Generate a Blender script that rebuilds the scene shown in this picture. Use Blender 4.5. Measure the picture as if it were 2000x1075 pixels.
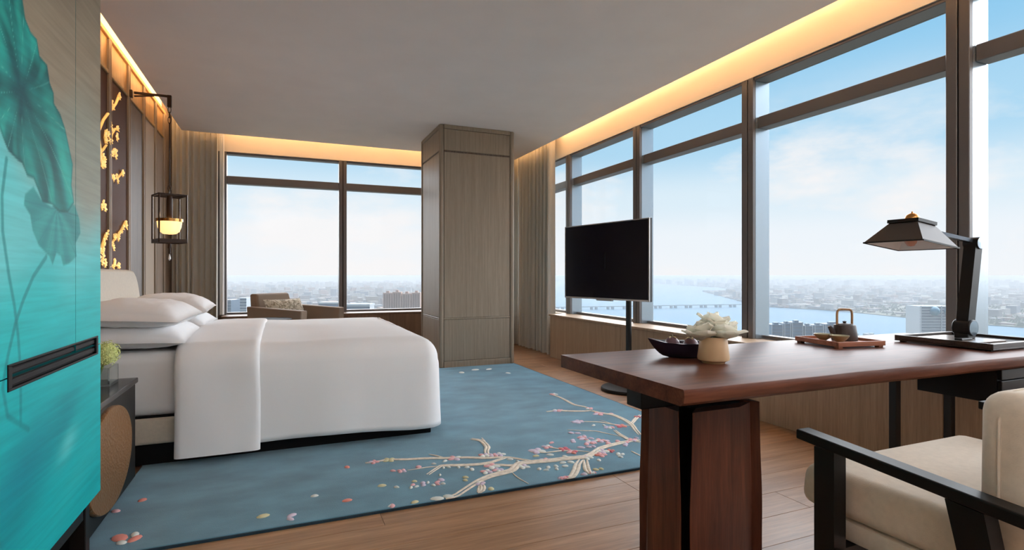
import bpy, bmesh, math, random
import numpy as np
from mathutils import Vector, Matrix, noise
from mathutils.geometry import tessellate_polygon

for _o in list(bpy.data.objects):
    bpy.data.objects.remove(_o)
S = bpy.context.scene
COL = S.collection
PI = math.pi
random.seed(11)

def srgb(r, g, b):
    f = lambda c: (c / 255 / 12.92) if c / 255 <= .04045 else ((c / 255 + .055) / 1.055) ** 2.4
    return (f(r), f(g), f(b))

# ------------------------------------------------------------------ camera
cam = bpy.data.cameras.new('camera')
cam.sensor_width = 36.0
cam.lens = 36.0 * 1065 / 2000
cam.clip_start = .05
cam.clip_end = 60000
camo = bpy.data.objects.new('camera', cam)
camo.location = (0, 0, 1.05)
camo.rotation_euler = (PI / 2, 0, -math.atan(450 / 1065))
COL.objects.link(camo)
S.camera = camo

# ------------------------------------------------------------------ sky
W = bpy.data.worlds.new('sky')
S.world = W
W.use_nodes = True
nt = W.node_tree
nt.nodes.clear()
N = nt.nodes.new
L = nt.links.new
tc = N('ShaderNodeTexCoord')
sep = N('ShaderNodeSeparateXYZ')
L(tc.outputs['Generated'], sep.inputs[0])
ramp = N('ShaderNodeValToRGB')
cr = ramp.color_ramp
cr.interpolation = 'EASE'
stops = [(0.0, srgb(244, 248, 252)), (.06, srgb(240, 247, 253)), (.13, srgb(222, 240, 251)),
         (.22, srgb(176, 219, 245)), (.40, srgb(140, 202, 240)), (1.0, srgb(90, 156, 220))]
cr.elements[0].position = 0
cr.elements[0].color = (*stops[0][1], 1)
cr.elements[1].position = 1
cr.elements[1].color = (*stops[-1][1], 1)
for p, c in stops[1:-1]:
    e = cr.elements.new(p)
    e.color = (*c, 1)
L(sep.outputs['Z'], ramp.inputs[0])
mp = N('ShaderNodeMapping')
mp.inputs['Scale'].default_value = (2.2, 2.2, 5.5)
mp.inputs['Location'].default_value = (.9, .35, 0)
L(tc.outputs['Generated'], mp.inputs[0])
nz = N('ShaderNodeTexNoise')
nz.inputs['Scale'].default_value = 1.25
nz.inputs['Detail'].default_value = 7
nz.inputs['Roughness'].default_value = .58
L(mp.outputs[0], nz.inputs['Vector'])
cl = N('ShaderNodeValToRGB')
cl.color_ramp.elements[0].position = .50
cl.color_ramp.elements[0].color = (0, 0, 0, 1)
cl.color_ramp.elements[1].position = .64
cl.color_ramp.elements[1].color = (.85, .85, .85, 1)
L(nz.outputs['Fac'], cl.inputs[0])
mx = N('ShaderNodeMixRGB')
mx.inputs[2].default_value = (*srgb(250, 248, 248), 1)
zm = N('ShaderNodeMapRange')
zm.interpolation_type = 'SMOOTHSTEP'
zm.inputs['From Min'].default_value = .34
zm.inputs['From Max'].default_value = .16
L(sep.outputs['Z'], zm.inputs['Value'])
cm_ = N('ShaderNodeMath')
cm_.operation = 'MULTIPLY'
L(zm.outputs[0], cm_.inputs[0])
L(cl.outputs[0], cm_.inputs[1])
L(cm_.outputs[0], mx.inputs[0])
L(ramp.outputs[0], mx.inputs[1])
bg = N('ShaderNodeBackground')
bg.inputs['Strength'].default_value = 1.0
L(mx.outputs[0], bg.inputs['Color'])
wo = N('ShaderNodeOutputWorld')
L(bg.outputs[0], wo.inputs['Surface'])

# ------------------------------------------------------------------ wide daylight lamp, added before the windows to brighten the room
fill_sun = bpy.data.lights.new('fill_sun', 'SUN')
fill_sun.energy = 13.0
fill_sun.angle = math.radians(140)
fill_sun.color = (.97, .98, 1.0)
suno = bpy.data.objects.new('fill_sun', fill_sun)
suno.rotation_euler = Vector((-.66, -.52, -.64)).to_track_quat('-Z', 'Y').to_euler()
suno.location = (60, 50, 50)
COL.objects.link(suno)

vs = S.view_settings
vs.view_transform = 'Standard'
vs.look = 'None'
vs.gamma = 1
vs.exposure = 0.0
vs.use_curve_mapping = False
S.cycles.use_denoising = True
S.cycles.max_bounces = 10
S.cycles.diffuse_bounces = 6
S.cycles.glossy_bounces = 4
S.cycles.transparent_max_bounces = 16
S.cycles.volume_bounces = 1
S.cycles.sample_clamp_indirect = 8

# ------------------------------------------------------------------ materials
def newmat(name):
    m = bpy.data.materials.new(name)
    m.use_nodes = True
    t = m.node_tree
    b = t.nodes['Principled BSDF']
    return m, t, b

def plain(name, col, rough=.5, metal=0., spec=.5, coat=0., emit=None, estr=0., sheen=0.,
          nscale=0, namt=.12, bump=0, bscale=40, stretch=(1, 1, 1)):
    m, t, b = newmat(name)
    b.inputs['Base Color'].default_value = (*col, 1)
    b.inputs['Roughness'].default_value = rough
    b.inputs['Metallic'].default_value = metal
    b.inputs['Specular IOR Level'].default_value = spec
    b.inputs['Coat Weight'].default_value = coat
    b.inputs['Coat Roughness'].default_value = .12
    b.inputs['Sheen Weight'].default_value = sheen
    if emit:
        b.inputs['Emission Color'].default_value = (*emit, 1)
        b.inputs['Emission Strength'].default_value = estr
    if nscale or bump:
        c = t.nodes.new('ShaderNodeTexCoord')
        mpn = t.nodes.new('ShaderNodeMapping')
        mpn.inputs['Scale'].default_value = stretch
        t.links.new(c.outputs['Object'], mpn.inputs[0])
    if nscale:
        n = t.nodes.new('ShaderNodeTexNoise')
        n.inputs['Scale'].default_value = nscale
        n.inputs['Detail'].default_value = 5
        t.links.new(mpn.outputs[0], n.inputs['Vector'])
        r = t.nodes.new('ShaderNodeValToRGB')
        r.color_ramp.elements[0].position = .3
        r.color_ramp.elements[1].position = .7
        r.color_ramp.elements[0].color = (*[max(0, x * (1 - namt)) for x in col], 1)
        r.color_ramp.elements[1].color = (*[min(1, x * (1 + namt)) for x in col], 1)
        t.links.new(n.outputs['Fac'], r.inputs[0])
        t.links.new(r.outputs[0], b.inputs['Base Color'])
    if bump:
        n2 = t.nodes.new('ShaderNodeTexNoise')
        n2.inputs['Scale'].default_value = bscale
        n2.inputs['Detail'].default_value = 4
        t.links.new(mpn.outputs[0], n2.inputs['Vector'])
        bp = t.nodes.new('ShaderNodeBump')
        bp.inputs['Strength'].default_value = bump
        bp.inputs['Distance'].default_value = .004
        t.links.new(n2.outputs['Fac'], bp.inputs['Height'])
        t.links.new(bp.outputs[0], b.inputs['Normal'])
    return m

def wood(name, c1, c2, axis='z', rough=.4, coat=0., scale=1.0, rnd=.25, grain=26, spec=.5, fine=.35):
    m, t, b = newmat(name)
    nd, lk = t.nodes.new, t.links.new
    c = nd('ShaderNodeTexCoord')
    oi = nd('ShaderNodeObjectInfo')
    add = nd('ShaderNodeVectorMath')
    add.operation = 'ADD'
    mul = nd('ShaderNodeVectorMath')
    mul.operation = 'SCALE'
    mul.inputs['Scale'].default_value = 37.0
    cmb = nd('ShaderNodeCombineXYZ')
    for i in range(3):
        lk(oi.outputs['Random'], cmb.inputs[i])
    lk(cmb.outputs[0], mul.inputs[0])
    lk(c.outputs['Object'], add.inputs[0])
    lk(mul.outputs[0], add.inputs[1])
    mpn = nd('ShaderNodeMapping')
    sc = [grain * scale] * 3
    sc['xyz'.index(axis)] = 1.3 * scale
    mpn.inputs['Scale'].default_value = sc
    lk(add.outputs[0], mpn.inputs[0])
    n = nd('ShaderNodeTexNoise')
    n.inputs['Scale'].default_value = 1.0
    n.inputs['Detail'].default_value = 6
    n.inputs['Roughness'].default_value = .62
    n.inputs['Distortion'].default_value = .4
    lk(mpn.outputs[0], n.inputs['Vector'])
    r = nd('ShaderNodeValToRGB')
    r.color_ramp.elements[0].position = .32
    r.color_ramp.elements[1].position = .68
    r.color_ramp.elements[0].color = (*c2, 1)
    r.color_ramp.elements[1].color = (*c1, 1)
    lk(n.outputs['Fac'], r.inputs[0])
    n2 = nd('ShaderNodeTexNoise')
    n2.inputs['Scale'].default_value = 7.0
    n2.inputs['Detail'].default_value = 2
    lk(mpn.outputs[0], n2.inputs['Vector'])
    mr = nd('ShaderNodeMapRange')
    mr.inputs['From Min'].default_value = .35
    mr.inputs['From Max'].default_value = .65
    mr.inputs['To Min'].default_value = 1 - fine * .6
    mr.inputs['To Max'].default_value = 1 + fine * .4
    lk(n2.outputs['Fac'], mr.inputs['Value'])
    mr2 = nd('ShaderNodeMapRange')
    mr2.inputs['To Min'].default_value = 1 - rnd
    mr2.inputs['To Max'].default_value = 1 + rnd
    lk(oi.outputs['Random'], mr2.inputs['Value'])
    mm = nd('ShaderNodeMath')
    mm.operation = 'MULTIPLY'
    lk(mr.outputs[0], mm.inputs[0])
    lk(mr2.outputs[0], mm.inputs[1])
    vm = nd('ShaderNodeVectorMath')
    vm.operation = 'SCALE'
    lk(r.outputs[0], vm.inputs[0])
    lk(mm.outputs[0], vm.inputs['Scale'])
    lk(vm.outputs[0], b.inputs['Base Color'])
    b.inputs['Roughness'].default_value = rough
    b.inputs['Specular IOR Level'].default_value = spec
    b.inputs['Coat Weight'].default_value = coat
    b.inputs['Coat Roughness'].default_value = .18
    bp = nd('ShaderNodeBump')
    bp.inputs['Strength'].default_value = .12
    bp.inputs['Distance'].default_value = .002
    lk(n2.outputs['Fac'], bp.inputs['Height'])
    lk(bp.outputs[0], b.inputs['Normal'])
    return m

def vcol(name, rough=.5, spec=.5, coat=0., attr='paint', grain=None):
    m, t, b = newmat(name)
    a = t.nodes.new('ShaderNodeAttribute')
    a.attribute_name = attr
    src = a.outputs['Color']
    if grain:
        c = t.nodes.new('ShaderNodeTexCoord')
        mpn = t.nodes.new('ShaderNodeMapping')
        mpn.inputs['Scale'].default_value = grain
        t.links.new(c.outputs['Object'], mpn.inputs[0])
        n = t.nodes.new('ShaderNodeTexNoise')
        n.inputs['Scale'].default_value = 1
        n.inputs['Detail'].default_value = 5
        t.links.new(mpn.outputs[0], n.inputs['Vector'])
        mr = t.nodes.new('ShaderNodeMapRange')
        mr.inputs['From Min'].default_value = .3
        mr.inputs['From Max'].default_value = .7
        mr.inputs['To Min'].default_value = .88
        mr.inputs['To Max'].default_value = 1.12
        t.links.new(n.outputs['Fac'], mr.inputs['Value'])
        vm = t.nodes.new('ShaderNodeVectorMath')
        vm.operation = 'SCALE'
        t.links.new(src, vm.inputs[0])
        t.links.new(mr.outputs[0], vm.inputs['Scale'])
        src = vm.outputs[0]
    t.links.new(src, b.inputs['Base Color'])
    b.inputs['Roughness'].default_value = rough
    b.inputs['Specular IOR Level'].default_value = spec
    b.inputs['Coat Weight'].default_value = coat
    b.inputs['Coat Roughness'].default_value = .1
    return m

def glassmat(name, tint=(1, 1, 1), refl=.06, rough=0.):
    m = bpy.data.materials.new(name)
    m.use_nodes = True
    t = m.node_tree
    t.nodes.clear()
    tr = t.nodes.new('ShaderNodeBsdfTransparent')
    tr.inputs[0].default_value = (*tint, 1)
    gl = t.nodes.new('ShaderNodeBsdfGlossy')
    gl.inputs['Roughness'].default_value = rough
    lw = t.nodes.new('ShaderNodeLayerWeight')
    lw.inputs['Blend'].default_value = .5
    pw_ = t.nodes.new('ShaderNodeMath')
    pw_.operation = 'POWER'
    pw_.inputs[1].default_value = 4.0
    t.links.new(lw.outputs['Facing'], pw_.inputs[0])
    fr = t.nodes.new('ShaderNodeMapRange')
    fr.inputs['To Min'].default_value = .006
    fr.inputs['To Max'].default_value = refl * 3
    t.links.new(pw_.outputs[0], fr.inputs['Value'])
    ms = t.nodes.new('ShaderNodeMixShader')
    t.links.new(fr.outputs[0], ms.inputs[0])
    t.links.new(tr.outputs[0], ms.inputs[1])
    t.links.new(gl.outputs[0], ms.inputs[2])
    o = t.nodes.new('ShaderNodeOutputMaterial')
    t.links.new(ms.outputs[0], o.inputs['Surface'])
    return m

# ------------------------------------------------------------------ mesh helpers
class MB:
    def __init__(self):
        self.v, self.f = [], []

    def add(self, vs_, fs_):
        n = len(self.v)
        self.v += [tuple(p) for p in vs_]
        self.f += [tuple(i + n for i in q) for q in fs_]
        return self

    def box(self, x0, x1, y0, y1, z0, z1):
        x0, x1 = min(x0, x1), max(x0, x1)
        y0, y1 = min(y0, y1), max(y0, y1)
        z0, z1 = min(z0, z1), max(z0, z1)
        return self.add([(x0, y0, z0), (x1, y0, z0), (x1, y1, z0), (x0, y1, z0), (x0, y0, z1), (x1, y0, z1), (x1, y1, z1), (x0, y1, z1)],
                        [(0, 3, 2, 1), (4, 5, 6, 7), (0, 1, 5, 4), (1, 2, 6, 5), (2, 3, 7, 6), (3, 0, 4, 7)])

    def rbox(self, x0, x1, y0, y1, z0, z1, r=.01, seg=2, M=None):
        bm = bmesh.new()
        bmesh.ops.create_cube(bm, size=1)
        for q in bm.verts:
            q.co = Vector(((x0 + x1) / 2 + q.co.x * (x1 - x0), (y0 + y1) / 2 + q.co.y * (y1 - y0), (z0 + z1) / 2 + q.co.z * (z1 - z0)))
        bmesh.ops.bevel(bm, geom=list(bm.edges), offset=r, segments=seg, profile=.5, affect='EDGES')
        if M is not None:
            bm.transform(M)
        bm.verts.index_update()
        self.add([q.co for q in bm.verts], [[q.index for q in f.verts] for f in bm.faces])
        bm.free()
        return self

    def hexa(self, bottom, top):
        """eight corners: bottom ring of four, top ring of four (counter-clockwise from above)"""
        return self.add(list(bottom) + list(top), [(3, 2, 1, 0), (4, 5, 6, 7), (0, 1, 5, 4), (1, 2, 6, 5), (2, 3, 7, 6), (3, 0, 4, 7)])

    def bar(self, a, b, w, h, up=(0, 0, 1)):
        a, b = Vector(a), Vector(b)
        d = (b - a).normalized()
        s = d.cross(Vector(up))
        if s.length < 1e-4:
            s = d.cross(Vector((0, 1, 0)))
        s.normalize()
        u = s.cross(d)
        c = lambda p: [p - s * w / 2 - u * h / 2, p + s * w / 2 - u * h / 2, p + s * w / 2 + u * h / 2, p - s * w / 2 + u * h / 2]
        return self.add(c(a) + c(b), [(0, 1, 2, 3), (7, 6, 5, 4), (0, 4, 5, 1), (1, 5, 6, 2), (2, 6, 7, 3), (3, 7, 4, 0)])

    def tube(self, path, rad, n=8, flat=1.0, closed=False):
        P = [Vector(p) for p in path]
        R = rad if isinstance(rad, (list, tuple)) else [rad] * len(P)
        vs_, fs_ = [], []
        prev = None
        for i, p in enumerate(P):
            if closed:
                d = P[(i + 1) % len(P)] - P[i - 1]
            else:
                d = P[min(i + 1, len(P) - 1)] - P[max(i - 1, 0)]
            d.normalize()
            ref = Vector((0, 0, 1)) if abs(d.z) < .9 else Vector((0, 1, 0))
            s = d.cross(ref).normalized()
            if prev is not None and s.dot(prev) < 0 and abs(d.z) >= .9:
                s = -s
            prev = s
            u = s.cross(d)
            for k in range(n):
                a = 2 * PI * k / n
                vs_.append(p + s * math.cos(a) * R[i] + u * math.sin(a) * R[i] * flat)
        m = len(P)
        for i in range(m if closed else m - 1):
            for k in range(n):
                j = (i + 1) % m
                fs_.append((i * n + k, i * n + (k + 1) % n, j * n + (k + 1) % n, j * n + k))
        if not closed:
            fs_.append(tuple(range(n))[::-1])
            fs_.append(tuple((m - 1) * n + k for k in range(n)))
        return self.add(vs_, fs_)

    def lathe(self, prof, c=(0, 0, 0), n=24, cap=True, M=None):
        vs_, fs_ = [], []
        for r, z in prof:
            for k in range(n):
                a = 2 * PI * k / n
                q = Vector((r * math.cos(a), r * math.sin(a), z))
                if M is not None:
                    q = M @ q
                vs_.append((c[0] + q.x, c[1] + q.y, c[2] + q.z))
        for i in range(len(prof) - 1):
            for k in range(n):
                fs_.append((i * n + k, i * n + (k + 1) % n, (i + 1) * n + (k + 1) % n, (i + 1) * n + k))
        if cap:
            fs_.append(tuple(range(n))[::-1])
            fs_.append(tuple((len(prof) - 1) * n + k for k in range(n)))
        return self.add(vs_, fs_)

    def prism(self, poly, z0, z1, plane='xy'):
        n = len(poly)
        f = {'xy': lambda a, b, c: (a, b, c), 'yz': lambda a, b, c: (c, a, b), 'xz': lambda a, b, c: (a, c, b)}[plane]
        vs_ = [f(a, b, z0) for a, b in poly] + [f(a, b, z1) for a, b in poly]
        fs_ = [tuple(range(n))[::-1], tuple(range(n, 2 * n))] + [(i, (i + 1) % n, n + (i + 1) % n, n + i) for i in range(n)]
        return self.add(vs_, fs_)

    def grid(self, fn, nu, nv):
        vs_ = [fn(i / nu, j / nv) for j in range(nv + 1) for i in range(nu + 1)]
        w = nu + 1
        return self.add(vs_, [(j * w + i, j * w + i + 1, (j + 1) * w + i + 1, (j + 1) * w + i) for j in range(nv) for i in range(nu)])

    def build(self, name, mat, parent=None, smooth=None, local=False, sub=0):
        """vertices are world coordinates unless local; the origin goes to the parent's base or to the mesh's own base"""
        me = bpy.data.meshes.new(name)
        if parent is not None:
            off = Vector((0, 0, 0)) if local else wloc(parent)
        elif local:
            off = Vector((0, 0, 0))
        else:
            A = np.array(self.v)
            mn, mxx = A.min(0), A.max(0)
            off = Vector(((mn[0] + mxx[0]) / 2, (mn[1] + mxx[1]) / 2, mn[2]))
        me.from_pydata([(p[0] - off[0], p[1] - off[1], p[2] - off[2]) for p in self.v], [], self.f)
        bm = bmesh.new()
        bm.from_mesh(me)
        bmesh.ops.recalc_face_normals(bm, faces=bm.faces)
        bm.to_mesh(me)
        bm.free()
        if smooth is not None:
            me.shade_smooth()
            if smooth:
                me.set_sharp_from_angle(angle=math.radians(smooth))
        o = bpy.data.objects.new(name, me)
        COL.objects.link(o)
        if mat is not None:
            me.materials.append(mat)
        if parent is not None:
            o.parent = parent
        else:
            o.location = off
        if sub:
            mod = o.modifiers.new('sub', 'SUBSURF')
            mod.levels = mod.render_levels = sub
        return o

def wloc(o):
    v = Vector(o.location)
    while o.parent is not None:
        o = o.parent
        v = v + Vector(o.location)
    return v

def tag(o, label=None, cat=None, group=None, kind=None):
    if label:
        o['label'] = label
    if cat:
        o['category'] = cat
    if group:
        o['group'] = group
    if kind:
        o['kind'] = kind
    return o

def thing(name, label, cat, loc, rz=0, group=None, kind=None):
    o = bpy.data.objects.new(name, None)
    o.location = loc
    o.rotation_euler = (0, 0, rz)
    o.empty_display_size = .1
    COL.objects.link(o)
    return tag(o, label, cat, group, kind)

def Bx(*a):
    return MB().box(*a)

def RB(*a, **k):
    return MB().rbox(*a, **k)

# ------------------------------------------------------------------ palette
M = {}
M['plaster'] = plain('ceiling plaster', (.89, .845, .835), .85, nscale=3, namt=.02)
M['fascia'] = plain('white fascia paint', (.80, .76, .70), .8)
M['plank'] = wood('oak floor', srgb(178, 138, 104), srgb(142, 103, 72), 'x', rough=.36, rnd=.12, grain=22, fine=.22, spec=.5)
M['subfloor'] = plain('floor base', srgb(110, 80, 58), .8)
M['greywood'] = wood('grey stained oak', srgb(158, 144, 126), srgb(138, 124, 107), 'z', rough=.5, rnd=.04, grain=60, fine=.16)
M['sillwood'] = wood('light oak panel', srgb(186, 158, 128), srgb(162, 134, 106), 'z', rough=.45, rnd=.06, grain=55, fine=.2)
M['sillbrown'] = wood('brown oak panel', srgb(128, 98, 74), srgb(104, 78, 58), 'z', rough=.45, rnd=.05, grain=50, fine=.2)
M['walnut'] = wood('walnut', srgb(104, 64, 48), srgb(72, 41, 31), 'x', rough=.34, coat=.0, rnd=.04, grain=18, fine=.26, spec=.09)
M['walnutv'] = wood('walnut upright', srgb(112, 64, 45), srgb(62, 33, 24), 'z', rough=.4, coat=.0, rnd=.12, grain=20, fine=.3, spec=.35)
M['darkoak'] = wood('brown ribbed oak', srgb(112, 96, 84), srgb(76, 63, 55), 'z', rough=.5, rnd=.05, grain=70, fine=.5)
M['blackwood'] = plain('black lacquered wood', srgb(13, 11, 11), .4, spec=.25)
M['blackmatt'] = plain('matt black', srgb(13, 12, 13), .6, spec=.2)
M['blackmetal'] = plain('black metal', srgb(16, 15, 16), .38, spec=.4)
M['alu'] = plain('bronze grey aluminium', srgb(112, 109, 109), .4, metal=.3, nscale=2, namt=.03)
M['aluside'] = plain('satin aluminium', srgb(178, 190, 200), .26, metal=.75)
M['glass'] = glassmat('window glass')
M['brownleather'] = plain('brown leather panel', srgb(88, 56, 43), .6, spec=.12, bump=.1, bscale=200)
M['veneer'] = wood('gold veneer', srgb(188, 150, 98), srgb(160, 122, 74), 'z', rough=.4, rnd=.05, grain=30, fine=.15)
M['beigepanel'] = plain('beige fabric panel', srgb(176, 160, 142), .75, bump=.1, bscale=300)
M['taupepanel'] = plain('taupe panel', srgb(138, 120, 104), .7)
M['bronzetrim'] = plain('bronze strip', srgb(140, 110, 82), .35, metal=.7)
M['gold'] = plain('glowing gold leaf', (.95, .62, .22), .35, metal=.55, emit=(1., .60, .18), estr=.55)  # emission put into the gold itself gives the relief its glow
M['linen'] = plain('white bed linen', (.885, .89, .905), .85, sheen=.1, bump=.05, bscale=60)
M['creamfab'] = plain('cream upholstery', srgb(206, 196, 180), .8, sheen=.2, bump=.15, bscale=350, nscale=60, namt=.05)
M['curtain'] = plain('grey curtain cloth', srgb(206, 204, 196), .8, sheen=.1, nscale=4, namt=.06, stretch=(1, 1, .2))
M['sheer'] = plain('sheer cloth', (.85, .85, .84), .9)
M['chairfab'] = plain('taupe armchair fabric', srgb(150, 130, 112), .75, bump=.1, bscale=300)
M['bronze'] = plain('hammered bronze', srgb(176, 128, 80), .36, metal=.85)
def hammer(m, sc):
    t = m.node_tree
    c = t.nodes.new('ShaderNodeTexCoord')
    v = t.nodes.new('ShaderNodeTexVoronoi')
    v.inputs['Scale'].default_value = sc
    t.links.new(c.outputs['Object'], v.inputs['Vector'])
    bp = t.nodes.new('ShaderNodeBump')
    bp.inputs['Strength'].default_value = .55
    bp.inputs['Distance'].default_value = .004
    t.links.new(v.outputs['Distance'], bp.inputs['Height'])
    t.links.new(bp.outputs[0], t.nodes['Principled BSDF'].inputs['Normal'])
hammer(M['bronze'], 90)
M['brass'] = plain('brass', srgb(190, 140, 80), .25, metal=.9)
M['rug'] = plain('blue wool', srgb(88, 134, 154), .95, sheen=.2, nscale=3.6, namt=.22, bump=.5, bscale=260, stretch=(1, 1.6, 1))
M['rugedge'] = plain('dark blue wool edge', srgb(36, 58, 72), .95, bump=.5, bscale=200)
M['cord'] = plain('cream embroidery', srgb(226, 216, 200), .9, nscale=40, namt=.18)
M['screen'] = plain('dark screen', srgb(14, 11, 24), .15, spec=.22)
M['silver'] = plain('silver bezel', srgb(186, 184, 182), .3, metal=.8)
M['tvback'] = plain('dark plastic', srgb(30, 30, 32), .5)
for k, c in dict(p=(230, 178, 182), l=(208, 196, 214), s=(226, 146, 134), y=(214, 208, 168), w=(222, 228, 224), d=(206, 110, 124)).items():
    M['pet_' + k] = plain('petal wool ' + k, srgb(*c), .9, nscale=60, namt=.15)
BRANCH = [
([(0.699,2.404),(0.760,2.462),(0.829,2.521),(0.893,2.572),(0.939,2.602),(0.998,2.628),(1.067,2.642),(1.126,2.662),(1.188,2.730),(1.250,2.733),(1.315,2.725),(1.393,2.712),(1.476,2.707),(1.555,2.694),(1.600,2.696),(1.667,2.732),(1.748,2.788),(1.827,2.813),(1.921,2.833),(1.993,2.840),(2.065,2.848)],0.016),
([(0.424,3.077),(0.490,3.076),(0.554,3.083),(0.617,3.056),(0.673,3.039),(0.755,3.018),(0.859,2.978),(0.968,2.943),(1.058,2.894),(1.145,2.872),(1.191,2.848),(1.238,2.798),(1.285,2.748)],0.009),
([(0.697,2.772),(0.772,2.849),(0.803,2.869),(0.895,2.838),(0.990,2.813),(1.056,2.815),(1.118,2.838),(1.168,2.858)],0.010),
([(1.101,3.268),(1.145,3.211),(1.147,3.136),(1.137,3.069),(1.109,3.012),(1.084,2.925)],0.012),
([(1.171,3.264),(1.163,3.191),(1.149,3.123)],0.008),
([(0.783,3.084),(0.817,3.038),(0.853,2.981)],0.008),
([(1.113,2.632),(1.110,2.580),(1.115,2.519),(1.127,2.457)],0.005),
([(0.911,2.549),(0.900,2.491),(0.857,2.421)],0.010),
([(0.891,2.526),(0.869,2.474),(0.859,2.427)],0.008),
([(1.542,2.659),(1.488,2.603),(1.437,2.531),(1.370,2.454),(1.334,2.435)],0.014),
([(1.565,2.649),(1.522,2.569),(1.490,2.499),(1.482,2.440)],0.013),
([(1.338,2.893),(1.419,2.848),(1.518,2.840),(1.603,2.804),(1.660,2.758)],0.008),
([(1.451,2.960),(1.493,2.907),(1.540,2.853)],0.008),
([(1.012,2.785),(1.077,2.767),(1.142,2.730),(1.188,2.730)],0.009),
([(0.613,2.876),(0.661,2.874),(0.712,2.878),(0.752,2.873),(0.802,2.871)],0.006),
([(2.175,3.594),(2.206,3.495),(2.253,3.425),(2.256,3.296),(2.230,3.157),(2.180,3.039),(2.136,2.927)],0.012),
([(1.845,3.699),(1.940,3.693),(2.020,3.642),(2.108,3.605),(2.175,3.594)],0.009),
([(2.146,4.222),(2.166,4.104),(2.157,3.940),(2.149,3.806),(2.191,3.713),(2.192,3.622)],0.009),
([(1.876,3.381),(1.971,3.340),(2.059,3.288),(2.110,3.208),(2.161,3.158),(2.221,3.132)],0.008),
([(2.089,3.336),(2.117,3.219)],0.006),
([(2.044,3.083),(2.021,2.988),(2.013,2.917),(2.011,2.870),(2.045,2.797)],0.010),
([(1.761,3.216),(1.832,3.159),(1.915,3.111),(1.959,3.027),(2.007,2.932)],0.006),
([(2.230,3.157),(2.339,3.261),(2.445,3.344)],0.010),
([(1.891,2.677),(1.891,2.586)],0.008),
]
FLOWERS = [(0.900,2.961,0.035,'p'),(1.048,2.760,0.037,'l'),(0.991,2.692,0.028,'l'),(1.055,2.692,0.027,'p'),(0.906,2.551,0.025,'l'),(1.591,2.680,0.032,'l'),(1.545,2.862,0.033,'s'),(1.563,2.798,0.030,'s'),(1.383,2.896,0.043,'l'),(1.355,2.734,0.028,'p'),(1.471,2.939,0.030,'p'),(1.732,2.738,0.036,'p'),(1.690,2.690,0.032,'s'),(1.780,2.729,0.023,'s'),(1.324,2.406,0.028,'d'),(1.313,2.444,0.020,'l'),(1.495,2.439,0.020,'l'),(1.202,2.686,0.030,'p'),(1.069,2.942,0.029,'l'),(1.118,2.925,0.026,'p'),(1.158,2.921,0.029,'p'),(0.584,2.876,0.022,'p'),(0.469,3.075,0.025,'p'),(0.553,3.076,0.030,'y'),(1.933,3.696,0.032,'p'),(2.195,3.657,0.028,'p'),(2.176,3.491,0.039,'p'),(2.141,3.152,0.036,'s'),(2.040,3.153,0.028,'p'),(1.759,2.918,0.032,'p'),(1.830,2.923,0.033,'p'),(2.023,2.853,0.030,'p'),(2.172,4.212,0.032,'p'),(1.923,3.360,0.037,'l'),(2.388,3.303,0.023,'s'),(1.761,3.024,0.027,'l'),]
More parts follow.
